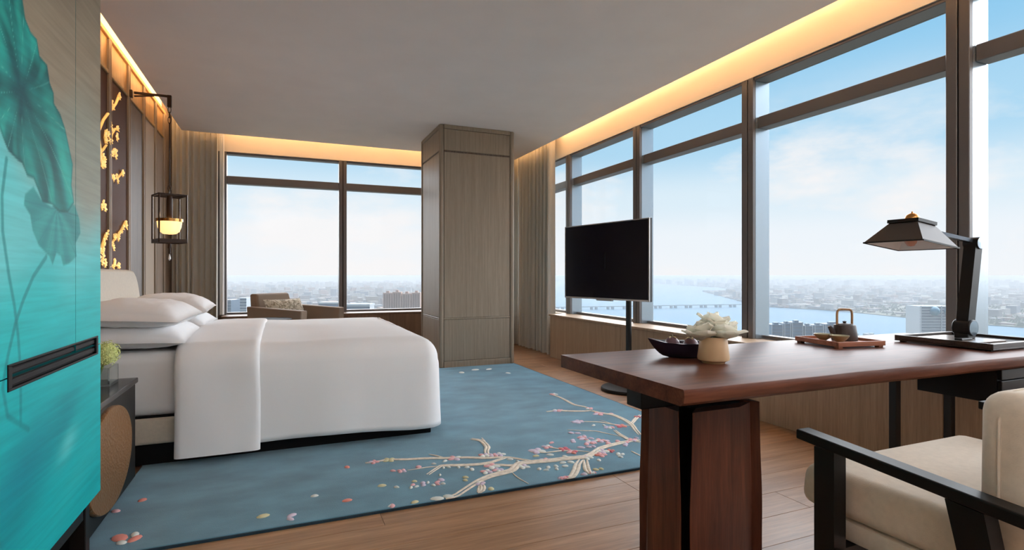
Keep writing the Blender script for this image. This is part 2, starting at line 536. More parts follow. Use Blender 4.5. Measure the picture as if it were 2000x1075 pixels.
PETALS = [(0.454,2.715,0.017,'y'),(0.516,2.668,0.012,'w'),(0.580,2.636,0.011,'w'),(0.608,2.636,0.010,'w'),(0.643,2.640,0.011,'l'),(0.647,2.671,0.013,'l'),(0.672,2.666,0.010,'w'),(0.688,2.621,0.010,'w'),(0.716,2.653,0.014,'p'),(0.742,2.675,0.016,'l'),(0.737,2.622,0.010,'w'),(0.710,2.623,0.010,'p'),(0.866,2.660,0.013,'y'),(0.853,2.622,0.011,'y'),(0.754,2.742,0.009,'w'),(0.799,2.838,0.010,'w'),(0.828,2.835,0.010,'w'),(0.877,2.814,0.011,'w'),(0.919,2.796,0.011,'w'),(0.933,2.755,0.015,'w'),(0.768,2.916,0.011,'w'),(0.836,2.936,0.014,'w'),(0.613,2.707,0.011,'y'),(0.596,2.666,0.010,'p'),(0.542,2.897,0.013,'p'),(0.933,2.469,0.015,'y'),(0.663,2.448,0.025,'w'),(0.718,2.463,0.021,'w'),(0.559,2.429,0.015,'y'),(0.456,2.420,0.015,'p'),(0.448,2.447,0.010,'w'),(0.680,2.903,0.016,'p'),(1.422,2.804,0.018,'w'),(1.339,2.817,0.016,'y'),(1.488,2.744,0.016,'w'),(1.472,2.649,0.017,'w'),(1.427,2.658,0.016,'w'),(1.368,2.625,0.015,'w'),(1.413,2.606,0.015,'w'),(1.321,2.626,0.015,'w'),(1.265,2.622,0.013,'w'),(1.291,2.592,0.013,'w'),(1.351,2.585,0.013,'w'),(1.633,2.617,0.014,'w'),(1.794,2.668,0.014,'w'),(1.812,2.649,0.014,'w'),(1.776,2.618,0.014,'w'),(1.538,2.497,0.013,'y'),(1.570,2.493,0.012,'y'),(1.449,2.463,0.015,'l'),(1.449,2.424,0.012,'w'),(1.206,2.771,0.014,'w'),(1.180,2.822,0.015,'w'),(1.653,2.851,0.020,'l'),(1.718,2.895,0.018,'p'),(1.768,2.898,0.019,'p'),(1.825,2.911,0.020,'p'),(1.861,2.903,0.020,'l'),(1.733,2.841,0.016,'l'),(1.702,2.842,0.015,'l'),(1.928,2.868,0.020,'p'),(1.940,2.801,0.017,'l'),(1.670,2.977,0.014,'l'),(1.745,2.996,0.020,'l'),(1.804,2.984,0.016,'l'),(1.746,3.142,0.016,'l'),(1.781,3.114,0.018,'l'),(2.032,2.849,0.018,'p'),(1.533,3.002,0.017,'p'),(1.789,3.112,0.012,'l'),(1.745,3.131,0.012,'l'),(1.976,3.236,0.014,'w'),(1.679,2.999,0.014,'l'),(1.663,2.958,0.013,'l'),(1.791,3.048,0.012,'l'),(1.763,2.975,0.013,'p'),(2.066,3.142,0.016,'p'),(1.854,2.901,0.017,'p'),(1.849,2.857,0.017,'p'),(1.926,2.870,0.016,'p'),(1.920,2.782,0.015,'l'),(1.968,2.830,0.014,'p'),(2.074,2.880,0.013,'l'),(1.896,3.357,0.016,'l'),(1.951,3.364,0.015,'p'),(1.965,3.690,0.019,'p'),(2.263,3.454,0.017,'p'),(2.042,3.208,0.013,'w'),(1.785,2.650,0.012,'w'),(1.442,2.423,0.012,'l'),(0.325,3.050,0.015,'s'),(0.277,2.599,0.018,'s'),(0.142,2.711,0.014,'w'),(-0.073,2.571,0.021,'y'),(0.040,2.531,0.017,'l'),(0.034,2.494,0.015,'l'),(-0.589,2.969,0.016,'s'),(-0.669,2.876,0.016,'p'),(-0.587,2.578,0.030,'s'),(-0.538,2.587,0.019,'w'),(-0.530,2.546,0.024,'s'),(-0.570,2.528,0.016,'w'),(1.949,5.641,0.036,'w'),(2.098,5.615,0.036,'w'),(1.760,5.538,0.035,'w'),(2.202,5.316,0.029,'w'),]
GOLD_LINES = [[(5.277,2.500),(5.169,2.394),(5.040,2.307)] ,
[(4.967,2.266),(4.849,2.186),(4.737,2.071)] ,
[(5.015,2.067),(5.065,2.135),(5.169,2.204)] ,
[(4.919,2.128),(4.895,2.067),(4.919,2.031)] ,
[(4.715,1.913),(4.826,1.956),(4.928,2.020)] ,
[(5.015,1.826),(5.065,1.799),(5.222,1.820),(5.390,1.898)] ,
[(5.479,1.500),(5.333,1.411),(5.169,1.340),(5.015,1.267)] ,
[(4.919,1.352),(4.826,1.265),(4.737,1.194),(4.703,1.127)] ,
[(4.991,1.111),(5.117,1.127),(5.277,1.122)] ,
[(4.715,2.065),(4.781,1.947),(4.826,1.862)] ,]
GOLD_BLOBS = [(5.091,2.350),(5.250,2.485),(5.055,2.162),(5.185,2.211),(5.185,2.157),(5.040,2.073),(4.826,1.916),(4.759,1.882),(4.872,1.898),(4.803,1.844),(5.091,2.005),(5.065,1.985),(5.158,2.014),(4.919,2.114),(4.909,2.050),(5.212,1.794),(5.091,1.803),(5.362,1.886),(4.826,1.577),(4.835,1.564),(5.449,1.482),(5.333,1.411),(5.250,1.375),(5.222,1.336),(5.143,1.353),(5.065,1.284),(4.895,1.337),(4.849,1.293),(4.826,1.238),(4.759,1.221),(4.737,1.167),(4.803,1.142),(5.117,1.149),(5.091,1.112),(5.250,1.119),(4.872,1.130)]
# ================================================================== the room
XL, XR, YB, YF = -1.2, 3.17, -2.2, 7.4      # left wall face, sill front, wall behind the camera, far sill front
ZC = 2.75
fl = tag(Bx(-1.5, 3.62, -2.5, 7.85, -.25, -.012).build('floor', M['subfloor']), kind='structure')
# planks: rows along x, lengths 1.15 / 1.55 / 1.95
PW = .19
plank_mesh = {}
def plank(x0, ln, y0):
    key = round(ln, 2)
    if key not in plank_mesh:
        o = RB(0, key - .0014, .0007, PW - .0007, -.011, 0, r=.0012, seg=1).build('plank', M['plank'], fl, local=True)
        plank_mesh[key] = o.data
    else:
        o = bpy.data.objects.new('plank', plank_mesh[key])
        COL.objects.link(o)
        o.parent = fl
    o.location = Vector((x0, y0, 0)) - fl.location
row = 0
y = -1.9 + .035
while y < 7.7:
    x = -1.2 - random.choice([.2, .5, .8, 1.1])
    while x < 3.5:
        ln = random.choice([1.2, 1.5, 1.8])
        x0 = x
        x1 = x + ln
        if x0 < -1.2:
            x0 = -1.2
        if x1 > 3.55:
            x1 = 3.55
        ln2 = round((x1 - x0) * 10) / 10
        if ln2 >= .1:
            plank(x0, ln2, y)
        x = x0 + ln2 if ln2 >= .1 else x1
    y += PW
    row += 1

# ceiling slab with its cove edges on three sides, and the raised soffit above the coves
ce = tag(Bx(-1.08, 3.17, -2.5, 7.4, ZC, ZC + .05).build('ceiling', M['plaster']), kind='structure')
Bx(-1.5, 3.75, -2.5, 7.95, 3.06, 3.2).build('soffit', M['fascia'], ce)
for args in ((3.155, 3.17, -2.5, 7.4, ZC + .05, ZC + .075), (-1.08, 3.155, 7.385, 7.4, ZC + .05, ZC + .075), (-1.08, -1.07, -2.5, 7.385, ZC + .05, ZC + .065)):
    Bx(*args).build('cove_lip', M['plaster'], ce)
# light strips lying on the slab behind the lips
def strip(name, args, label, strg, col=(1., .60, .28)):
    m, t, b = newmat(name + ' led')
    b.inputs['Base Color'].default_value = (.8, .6, .4, 1)
    b.inputs['Emission Color'].default_value = (*col, 1)
    b.inputs['Emission Strength'].default_value = strg
    return tag(Bx(*args).build('cove_light', m), label, 'light', 'warm light strips hidden in the ceiling coves')
strip('window side', (3.05, 3.13, -2.3, 7.2, ZC + .052, ZC + .085), 'long warm light strip in the cove above the tall side windows', 19)
strip('far side', (-.7, 3.0, 7.28, 7.36, ZC + .052, ZC + .085), 'warm light strip in the cove above the far windows', 19)
strip('bed side', (-1.04, -.97, -2.2, 7.2, ZC + .052, ZC + .085), 'warm light strip in the cove above the bedside wall', 20)

# wall behind the camera
wb = tag(Bx(-1.5, 3.62, -2.5, -2.2, 0, 3.06).build('wall_back', M['fascia']), kind='structure')
# two uplight lamps added unseen behind the camera to brighten the room off the ceiling
def fill_torchiere(x, y, label):
    t = thing('fill_lamp', label, 'lamp', (x, y, 0))
    MB().lathe([(.15, 0), (.15, .015), (.02, .03)], (x, y, 0), 32).build('base', M['blackmetal'], t, smooth=40)
    MB().lathe([(.012, .03), (.012, 1.62)], (x, y, 0), 12).build('pole', M['blackmetal'], t, smooth=40)
    MB().lathe([(.02, 1.60), (.10, 1.63), (.17, 1.72), (.19, 1.80), (.185, 1.80), (.165, 1.73), (.095, 1.64), (.02, 1.615)], (x, y, 0), 32, False).build('bowl', M['fascia'], t, smooth=40)
    l = bpy.data.lights.new('bulb', 'SPOT')
    l.energy = 200
    l.color = (.93, .97, 1.0)
    l.spot_size = math.radians(125)
    l.spot_blend = .6
    l.shadow_soft_size = .06
    o = bpy.data.objects.new('bulb', l)
    o.location = (0, 0, 1.74)
    o.rotation_euler = (PI, 0, 0)
    o.parent = t
    COL.objects.link(o)
fill_torchiere(2.5, -1.2, 'black uplight floor lamp by the entrance wall on the window side')
fill_torchiere(-.2, -1.3, 'black uplight floor lamp by the entrance wall on the cabinet side')
# ---- bedside wall: backing and separate panels
wl = tag(Bx(-1.5, -1.235, -2.5, 7.95, 0, 3.06).build('wall_left', M['fascia']), kind='structure')
def wpanel(name, y0, y1, z0, z1, m, d=.0, th=.03):
    RB(-1.236, XL + d, y0, y1, z0, z1, r=.003, seg=1).build(name, m, wl)
ys = [(-2.2, -.6), (-.6, .75), (.75, 2.1), (2.1, 3.05)]
for a, b_ in ys:
    wpanel('panel', a + .03, b_ - .03, .1, 2.57, M['beigepanel'], -.01)
    wpanel('panel', a + .03, b_ - .03, 2.6, 2.84, M['veneer'], -.012)
posts = [3.05, 3.59, 4.20, 5.01, 5.58, 6.137, 6.655, 7.10]
kinds = ['darkoak', 'brownleather', 'brownleather', 'brownleather', 'darkoak', 'beigepanel', 'taupepanel']
for i, k in enumerate(kinds):
    a, b_ = posts[i] + .034, posts[i + 1] - .034
    wpanel('panel', a, b_, .1, 2.57, M[k], -.012)
    wpanel('panel', a, b_, 2.605, 2.84, M['veneer'], -.014)
    RB(-1.236, XL - .002, a - .004, b_ + .004, 2.572, 2.603, r=.004, seg=1).build('trim', M['veneer'], wl)
for p in posts:
    RB(-1.236, XL + .004, p - .032, p + .032, .1, 2.84, r=.006, seg=2).build('post', M['veneer'] if False else M['greywood'], wl)
    Bx(-1.2, XL + .007, p - .003, p + .003, .1, 2.84).build('trim', M['bronzetrim'], wl)
RB(-1.236, XL + .006, 3.0, 7.16, 2.84, 2.875, r=.006, seg=2).build('cornice', M['veneer'], wl)
wpanel('panel', 7.14, 7.7, .1, 3.05, M['taupepanel'], -.02)
tag(RB(-1.235, XL + .012, -2.2, 7.7, 0, .1, r=.004, seg=1).build('baseboard_left', M['darkoak']), kind='structure')

# ---- far wall: low wall under the windows, pier behind the curtain, fascia above
wf = tag(Bx(-1.5, -.75, 7.7, 7.95, 0, 3.06).build('wall_far', M['fascia']), kind='structure')
Bx(-.75, 3.75, 7.7, 7.95, 0, .545).build('low_wall', M['sillbrown'], wf)
Bx(-.75, 3.75, 7.69, 7.95, 2.6, 3.06).build('fascia', M['fascia'], wf)
for a, b_ in ((-.66, .765), (.765, 2.2), (2.2, 2.5)):
    RB(a + .002, b_ - .002, 7.4, 7.7, .0, .525, r=.003, seg=1).build('panel', M['sillbrown'], wf)
RB(-.67, 2.51, 7.385, 7.72, .526, .55, r=.004, seg=2).build('ledge', M['sillbrown'], wf)

# ---- right wall: boxed-in low wall in front of the side windows
wr = tag(Bx(3.4, 3.62, -2.5, 7.7, 0, .545).build('wall_right', M['sillwood']), kind='structure')
Bx(3.40, 3.62, -2.5, 7.69, 2.6, 3.06).build('fascia', M['fascia'], wr)
ends = [-2.2, -1.2, .27, 1.74, 3.2, 4.67, 6.25]
for a, b_ in zip(ends[:-1], ends[1:]):
    RB(XR, 3.4, a + .002, b_ - .002, .0, .525, r=.003, seg=1).build('panel', M['sillwood'], wr)
RB(3.155, 3.42, -2.2, 6.26, .526, .55, r=.004, seg=2).build('ledge', M['sillwood'], wr)

# ---- windows
w1 = thing('window_1', None, None, (1.4, 7.7, .55), kind='structure')
xm = [-.685, .765, 2.215]
RB(-.76, -.635, 7.69, 7.82, .55, 2.599, r=.004, seg=1).build('mullion', M['alu'], w1)
for x in xm[1:]:
    RB(x - .05, x - .004, 7.69, 7.82, .55, 2.599, r=.004, seg=1).build('mullion', M['alu'], w1)
    RB(x + .004, x + .05, 7.69, 7.82, .55, 2.599, r=.004, seg=1).build('mullion', M['alu'], w1)
    Bx(x - .004, x + .004, 7.70, 7.82, .55, 2.599).build('groove', M['blackmatt'], w1)
RB(3.5, 3.62, 7.6, 7.82, .55, 2.599, r=.004, seg=1).build('corner_post', M['alu'], w1)
xx = [-.635, .715, .815, 2.165, 2.265, 3.5]
for a, b_ in ((xx[0], xx[1]), (xx[2], xx[3]), (xx[4], xx[5])):
    RB(a, b_, 7.71, 7.82, 2.205, 2.30, r=.004, seg=1).build('transom', M['alu'], w1)
    RB(a, b_, 7.71, 7.82, 2.575, 2.599, r=.004, seg=1).build('head_rail', M['alu'], w1)
    RB(a, b_, 7.73, 7.82, .55, .575, r=.003, seg=1).build('sill_rail', M['alu'], w1)
    Bx(a, b_, 7.79, 7.796, .575, 2.205).build('pane', M['glass'], w1)
    Bx(a, b_, 7.79, 7.796, 2.30, 2.575).build('pane', M['glass'], w1)
w2 = thing('window_2', None, None, (3.5, 2.7, .55), kind='structure')
ym = [-2.66, -1.19, .27, 1.74, 3.20, 4.67, 6.14]
for yy in ym:
    RB(3.4, 3.43, yy, yy + .052, .55, 2.599, r=.003, seg=1).build('mullion', M['alu'], w2)
    RB(3.4, 3.43, yy + .060, yy + .115, .55, 2.599, r=.003, seg=1).build('mullion', M['alu'], w2)
    Bx(3.412, 3.43, yy + .052, yy + .06, .55, 2.599).build('groove', M['blackmatt'], w2)
    Bx(3.431, 3.575, yy + .001, yy + .114, .55, 2.599).build('mullion_fin', M['aluside'], w2)
ye = ym + [7.6]
for a, b_ in zip(ye[:-1], ye[1:]):
    a += .115
    RB(3.455, 3.57, a, b_, 2.205, 2.295, r=.004, seg=1).build('transom', M['alu'], w2)
    RB(3.41, 3.57, a, b_, 2.575, 2.599, r=.004, seg=1).build('head_rail', M['alu'], w2)
    RB(3.5, 3.57, a, b_, .55, .575, r=.003, seg=1).build('sill_rail', M['alu'], w2)
    Bx(3.545, 3.551, a, b_, .575, 2.205).build('pane', M['glass'], w2)
    Bx(3.545, 3.551, a, b_, 2.295, 2.575).build('pane', M['glass'], w2)

# ---- wood-clad column
cx0, cx1, cy0, cy1 = 1.63, 2.54, 5.94, 6.83
co = tag(Bx(cx0 + .022, cx1 - .022, cy0 + .022, cy1 - .022, 0, ZC).build('column', M['darkoak']), kind='structure')
pw = .05
for (a, b_) in ((cx0, cy0), (cx1 - pw, cy0), (cx0, cy1 - pw), (cx1 - pw, cy1 - pw)):
    RB(a, a + pw, b_, b_ + pw, .0, ZC - .001, r=.018, seg=4).build('corner_post', M['greywood'], co, smooth=40)
zs = [(.075, .545), (.565, 2.44), (2.46, 2.70)]
for (z0, z1) in zs:
    for s in (0, 1):
        yy0, yy1 = (cy0 + .010, cy0 + .03) if s == 0 else (cy1 - .03, cy1 - .010)
        xx0, xx1 = (cx0 + .010, cx0 + .03) if s == 0 else (cx1 - .03, cx1 - .010)
        RB(cx0 + pw + .004, cx1 - pw - .004, yy0, yy1, z0, z1, r=.004, seg=1).build('panel', M['greywood'], co)
        RB(xx0, xx1, cy0 + pw + .004, cy1 - pw - .004, z0, z1, r=.004, seg=1).build('panel', M['greywood'], co)
for (z0, z1, d) in ((0, .072, .0), (2.703, ZC - .001, .004), (.52, .562, .004)):
    if z0 == .52:
        z0, z1 = .546, .564
        d = .008
    RB(cx0 + pw, cx1 - pw, cy0 + d, cy0 + .03, z0, z1, r=.004, seg=1).build('rail', M['greywood'], co)
    RB(cx0 + d, cx0 + .03, cy0 + pw, cy1 - pw, z0, z1, r=.004, seg=1).build('rail', M['greywood'], co)
    RB(cx1 - .03, cx1 - d, cy0 + pw, cy1 - pw, z0, z1, r=.004, seg=1).build('rail', M['greywood'], co)

# ---- curtains: pleated cloth with real thickness
def curtain(name, label, a, b_, z0, z1, m, waves, amp, grp=None, seed=1):
    rr = random.Random(seed)
    a, b_ = Vector(a), Vector(b_)
    d = (b_ - a)
    ln = d.length
    d.normalize()
    nrm = Vector((-d.y, d.x))
    nu = waves * 10
    ph = [rr.uniform(-.5, .5) for _ in range(waves + 2)]
    am = [rr.uniform(.7, 1.2) for _ in range(waves + 2)]
    rows = 14
    def pt(i, j, side):
        t = i / nu
        k = t * waves
        q = int(k)
        w = k - q
        pa = ph[q] * (1 - w) + ph[q + 1] * w
        aa = am[q] * (1 - w) + am[q + 1] * w
        h = j / rows
        sw = .75 + .35 * (1 - h)
        off = amp * aa * sw * math.sin(2 * PI * k + pa) + .25 * amp * math.sin(4.1 * PI * k + 1.3 * pa)
        p = a + d * (t * ln + .012 * (1 - h) * math.sin(k * 3.1) + .2 * ln / waves * math.sin(4 * PI * k + 2 * pa)) + nrm * (off + side)
        return (p.x, p.y, z0 + (z1 - z0) * h)
    mb = MB()
    w = nu + 1
    for side in (-.0025, .0025):
        mb.add([pt(i, j, side) for j in range(rows + 1) for i in range(w)],
               [(j * w + i, j * w + i + 1, (j + 1) * w + i + 1, (j + 1) * w + i) for j in range(rows) for i in range(nu)])
    n = w * (rows + 1)
    edge = [(j * w, (j + 1) * w, n + (j + 1) * w, n + j * w) for j in range(rows)] + [(j * w + nu, (j + 1) * w + nu, n + (j + 1) * w + nu, n + j * w + nu) for j in range(rows)]
    edge += [(i, i + 1, n + i + 1, n + i) for i in range(nu)]
    mb.f += edge
    return tag(mb.build(name, m, smooth=50), label, 'curtain', grp)
curtain('curtain', 'grey pleated curtain gathered in the far corner beside the bedside wall', (-1.19, 7.53), (-.71, 7.53), .012, 2.98, M['curtain'], 8, .045, 'floor-length grey curtains', 3)
curtain('curtain', 'grey pleated curtain hanging between the wood column and the side windows', (3.285, 7.44), (3.285, 6.36), .012, 2.98, M['curtain'], 9, .066, 'floor-length grey curtains', 5)
curtain('curtain', 'grey pleated curtain in the window corner right behind the wood column', (2.58, 7.565), (3.385, 7.565), .012, 2.98, M['curtain'], 9, .045, 'floor-length grey curtains', 8)
curtain('sheer_curtain', 'thin strip of white sheer curtain at the edge of the far window', (-.70, 7.60), (-.655, 7.60), .56, 2.98, M['sheer'], 2, .012)

# ================================================================== city outside
def citymat(name, rough=.8):
    m, t, b = newmat(name)
    a = t.nodes.new('ShaderNodeAttribute')
    a.attribute_name = 'paint'
    t.links.new(a.outputs['Color'], b.inputs['Base Color'])
    b.inputs['Roughness'].default_value = rough
    return m
M['water'] = plain('river water', srgb(36, 92, 116), .5, spec=.05, nscale=.004, namt=.1, bump=.0)
def landmat():
    m, t, b = newmat('land')
    c = t.nodes.new('ShaderNodeTexCoord')
    n = t.nodes.new('ShaderNodeTexNoise')
    n.inputs['Scale'].default_value = .0035
    n.inputs['Detail'].default_value = 8
    n.inputs['Roughness'].default_value = .7
    t.links.new(c.outputs['Object'], n.inputs['Vector'])
    r = t.nodes.new('ShaderNodeValToRGB')
    e = r.color_ramp.elements
    e[0].position, e[0].color = .36, (*srgb(56, 68, 54), 1)
    e[1].position, e[1].color = .66, (*srgb(128, 120, 112), 1)
    q = e.new(.5)
    q.color = (*srgb(92, 92, 76), 1)
    t.links.new(n.outputs['Fac'], r.inputs[0])
    t.links.new(r.outputs[0], b.inputs['Base Color'])
    b.inputs['Roughness'].default_value = .9
    return m
M['land'] = landmat()
bank = [(1949, 864), (1951, 949), (2004, 1172), (2143, 1572), (2113, 1902), (2385, 2319), (2994, 3156), (3427, 3765), (4198, 4146), (4827, 5088),
        (5641, 7057), (6237, 9409), (6377, 11859), (6324, 13204), (5963, 14113)]
far_poly = bank + [(491, 1162), (-600, 1000), (-26000, 1000), (-26000, 26000), (26000, 26000), (26000, 864)]
near_poly = [(-26000, -6000), (26000, -6000), (26000, 600), (1761, 682), (1546, 685), (491, 1162), (-600, 1000), (-26000, 1000)]
def land(name, poly, z):
    tri = tessellate_polygon([[Vector((x, y, 0)) for x, y in poly]])
    mb = MB()
    mb.v = [(x, y, z) for x, y in poly]
    n = len(poly)
    mb.v += [(x, y, z - 4) for x, y in poly]
    mb.f = [tuple(t) for t in tri] + [(i, (i + 1) % n, n + (i + 1) % n, n + i) for i in range(n)]
    return tag(mb.build(name, M['land']), kind='structure')
land('ground_far', far_poly, -147.5)
land('ground_near', near_poly, -147.5)
tag(MB().add([(-26000, -6000, -150), (26000, -6000, -150), (26000, 26000, -150), (-26000, 26000, -150)], [(0, 1, 2, 3)]).build('river', M['water']),
    'wide pale blue river below the side windows', 'river', kind='stuff')
# low hills on the horizon
mb = MB()
def hill(u, v):
    a = math.radians(-40 + 110 * u)
    D = 15000 + 5000 * v
    h = (90 + 46 * noise.noise(Vector((u * 9, v * 2, 3))) + 20 * noise.noise(Vector((u * 31, v * 4, 7)))) * math.sin(PI * min(1, v * 1.0 + .02)) ** .7
    return (D * math.sin(a), D * math.cos(a), -148 + max(0, min(h, 136)))
mb.grid(hill, 160, 8)
tag(mb.build('hills', plain('hill woods', srgb(70, 82, 74), .9), smooth=60), kind='structure')

def paint_mesh(o, cols):
    """one colour per face"""
    me = o.data
    at = me.color_attributes.new('paint', 'FLOAT_COLOR', 'CORNER')
    arr = np.zeros((len(me.loops), 4), np.float32)
    arr[:, 3] = 1
    ls = np.empty(len(me.polygons), np.int32)
    lt = np.empty(len(me.polygons), np.int32)
    me.polygons.foreach_get('loop_start', ls)
    me.polygons.foreach_get('loop_total', lt)
    arr[:, :3] = np.repeat(np.asarray(cols, np.float32), lt, axis=0)
    at.data.foreach_set('color', arr.ravel())
M['citypaint'] = citymat('city walls')
def inside(x, y, poly):
    r = False
    j = len(poly) - 1
    for i in range(len(poly)):
        xi, yi = poly[i]
        xj, yj = poly[j]
        if (yi > y) != (yj > y) and x < (xj - xi) * (y - yi) / (yj - yi) + xi:
            r = not r
        j = i
    return r
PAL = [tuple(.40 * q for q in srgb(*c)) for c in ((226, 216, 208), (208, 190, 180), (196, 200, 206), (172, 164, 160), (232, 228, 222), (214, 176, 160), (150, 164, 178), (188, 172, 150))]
def city(name, label, n, gen, hgt, seed):
    rr = random.Random(seed)
    mb = MB()
    cols = []
    k = 0
    tries = 0
    while k < n and tries < n * 6:
        tries += 1
        x, y = gen(rr)
        if not inside(x, y, far_poly):
            continue
        cl_ = noise.noise(Vector((x / 900, y / 900, seed)))
        if cl_ < -.12 and rr.random() < .8:
            continue
        D = math.hypot(x, y)
        h = hgt(rr, D, cl_)
        w, d = rr.uniform(14, 46) * (1 + D / 9000), rr.uniform(12, 26) * (1 + D / 9000)
        a = rr.choice([.1, .1 + PI / 2]) + rr.uniform(-.1, .1)
        c, s = math.cos(a), math.sin(a)
        q = [(x + c * i * w / 2 - s * j * d / 2, y + s * i * w / 2 + c * j * d / 2) for i, j in ((-1, -1), (1, -1), (1, 1), (-1, 1))]
        mb.hexa([(p[0], p[1], -148.5) for p in q], [(p[0], p[1], -148 + h) for p in q])
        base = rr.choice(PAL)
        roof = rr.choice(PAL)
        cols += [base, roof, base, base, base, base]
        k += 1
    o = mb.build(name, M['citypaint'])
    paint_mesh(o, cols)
    tag(o, label, 'city', kind='stuff')
def polar(a0, a1, d0, d1, p=1.0):
    def g(rr):
        a = math.radians(rr.uniform(a0, a1))
        D = d0 + (d1 - d0) * rr.random() ** p
        return D * math.sin(a), D * math.cos(a)
    return g
city('distant_city', 'hazy sprawl of low buildings seen through the far windows', 5200, polar(-12, 24, 1450, 9500, 1.3),
     lambda r, D, c: r.uniform(6, 20) if r.random() < .8 else r.uniform(25, 62), 4)
city('far_bank_town', 'hazy low town on the far river bank beyond the side windows', 4200, polar(40, 88, 2200, 8500, 1.2),
     lambda r, D, c: r.uniform(5, 13) if r.random() < .92 else r.uniform(20, 45), 9)
city('bank_skyline', 'faint pale tower blocks far beyond the river', 500, polar(25, 80, 8500, 13500, 1.0),
     lambda r, D, c: r.uniform(25, 85), 15)
far_poly, _keep = near_poly, far_poly
city('near_bank_town', 'low rooftops on the near bank far below the windows', 420, polar(-12, 88, 260, 1100, .8),
     lambda r, D, c: r.uniform(8, 24) if r.random() < .85 else r.uniform(26, 44), 27)
far_poly = _keep
# trees along the far bank
mb = MB()
rr = random.Random(5)
for k in range(2600):
    a = math.radians(rr.uniform(42, 86))
    D = rr.uniform(2000, 3600)
    x, y = D * math.sin(a), D * math.cos(a)
    if not inside(x, y, far_poly):
        continue
    r_ = rr.uniform(5, 13)
    mb.add([(x - r_, y, -148), (x, y - r_, -148), (x + r_, y, -148), (x, y + r_, -148), (x, y, -148 + r_ * 1.2)], [(0, 1, 4), (1, 2, 4), (2, 3, 4), (3, 0, 4)])
tag(mb.build('bank_trees', plain('bank tree green', srgb(66, 76, 56), .9)), 'green tree belt along the far river bank', 'trees', kind='stuff')

M['bandglass'] = plain('blue grey facade glass', srgb(58, 80, 98), .25)
M['tealglass'] = plain('teal facade glass', srgb(6, 76, 104), .3)
M['palewall'] = plain('pale facade', srgb(160, 166, 170), .7)
M['pinkwall'] = plain('pinkish facade', srgb(168, 138, 122), .8)
M['pinkdark'] = plain('brown facade recess', srgb(126, 98, 86), .8)
M['greenglass'] = plain('green blue sphere glass', srgb(46, 110, 132), .2)
def frame2(cx, cy, ang):
    c, s = math.cos(ang), math.sin(ang)
    return lambda x, y, z: (cx + c * x - s * y, cy + s * x + c * y, z)
def obox(T, x0, x1, y0, y1, z0, z1, mb=None):
    mb = mb or MB()
    return mb.hexa([T(x0, y0, z0), T(x1, y0, z0), T(x1, y1, z0), T(x0, y1, z0)], [T(x0, y0, z1), T(x1, y0, z1), T(x1, y1, z1), T(x0, y1, z1)])
CA = -math.atan(450 / 1065)
# pink apartment towers in a row
pos = ['left end of the row', 'second from the left end', 'middle of the row', 'right end beside the wood column']
for i in range(4):
    cx, cy = 206 + 9.7 + i * 19.4, 1216 - (9.7 + i * 19.4) * .42
    T = frame2(cx, cy, CA)
    t = thing('apartment_tower', 'pinkish ribbed apartment tower, ' + pos[i], 'building', (cx, cy, -147.5), 0, 'pinkish apartment towers beyond the far window')
    top = -38 + (0, 1.5, -1, .6)[i] * 1.2
    obox(T, -9.2, 9.2, -8, 8, -147.5, top).build('wall', M['pinkwall'], t)
    for k in range(3):
        xa = -6.6 + k * 5.2
        obox(T, xa, xa + 2.6, -8.5, -8.02, -147, top - 3).build('window_strip', M['pinkdark'], t)
    obox(T, -3, 3, -4, 4, top, top + 4).build('roof_house', M['pinkwall'], t)
# offices beyond the far window
def office(name, label, x0, x1, D, top, mat, band, n, z0b, roof=None, dep=30):
    a = math.atan2(1, 1)
    u0, u1 = (x0 - 1000) / 1065, (x1 - 1000) / 1065
    s_, c_ = math.sin(-CA), math.cos(-CA)
    p = Vector((s_ + (u0 + u1) / 2 * c_, c_ - (u0 + u1) / 2 * s_)) * D
    w = (u1 - u0) * D
    T = frame2(p.x, p.y, CA)
    t = thing(name, label, 'building', (p.x, p.y, -147.5))
    obox(T, -w / 2, w / 2, 0, dep, -147.5, top).build('wall', mat, t)
    for k in range(n):
        z = z0b + (top - z0b) * k / n
        obox(T, -w / 2 - .3, w / 2 + .3, -.5, -.02, z + .2 * (top - z0b) / n, z + .75 * (top - z0b) / n).build('window_band', band, t)
    if roof:
        obox(T, -w / 2 - .6, w / 2 + .6, -.8, dep + .5, top, top + roof).build('roof', M['palewall'], t)
    return t, T, w
office('office_block', 'narrow dark slab office at the left edge of the far window', 439, 451, 900, -40, M['bandglass'], plain('slate glass', srgb(66, 84, 100), .3), 8, -80)
office('office_block', 'slim pale blue office tower left of the armchair back', 464, 481, 1000, -41, M['palewall'], M['bandglass'], 9, -90)
office('office_block', 'dark glass office block with pale roof right of the armchair', 622, 661, 900, -47, M['bandglass'], plain('navy glass', srgb(70, 96, 122), .3), 5, -75, 3)
office('office_block', 'low dark office with white roof frame beside the window mullion', 676, 722, 900, -50, M['palewall'], M['bandglass'], 4, -72, 3)
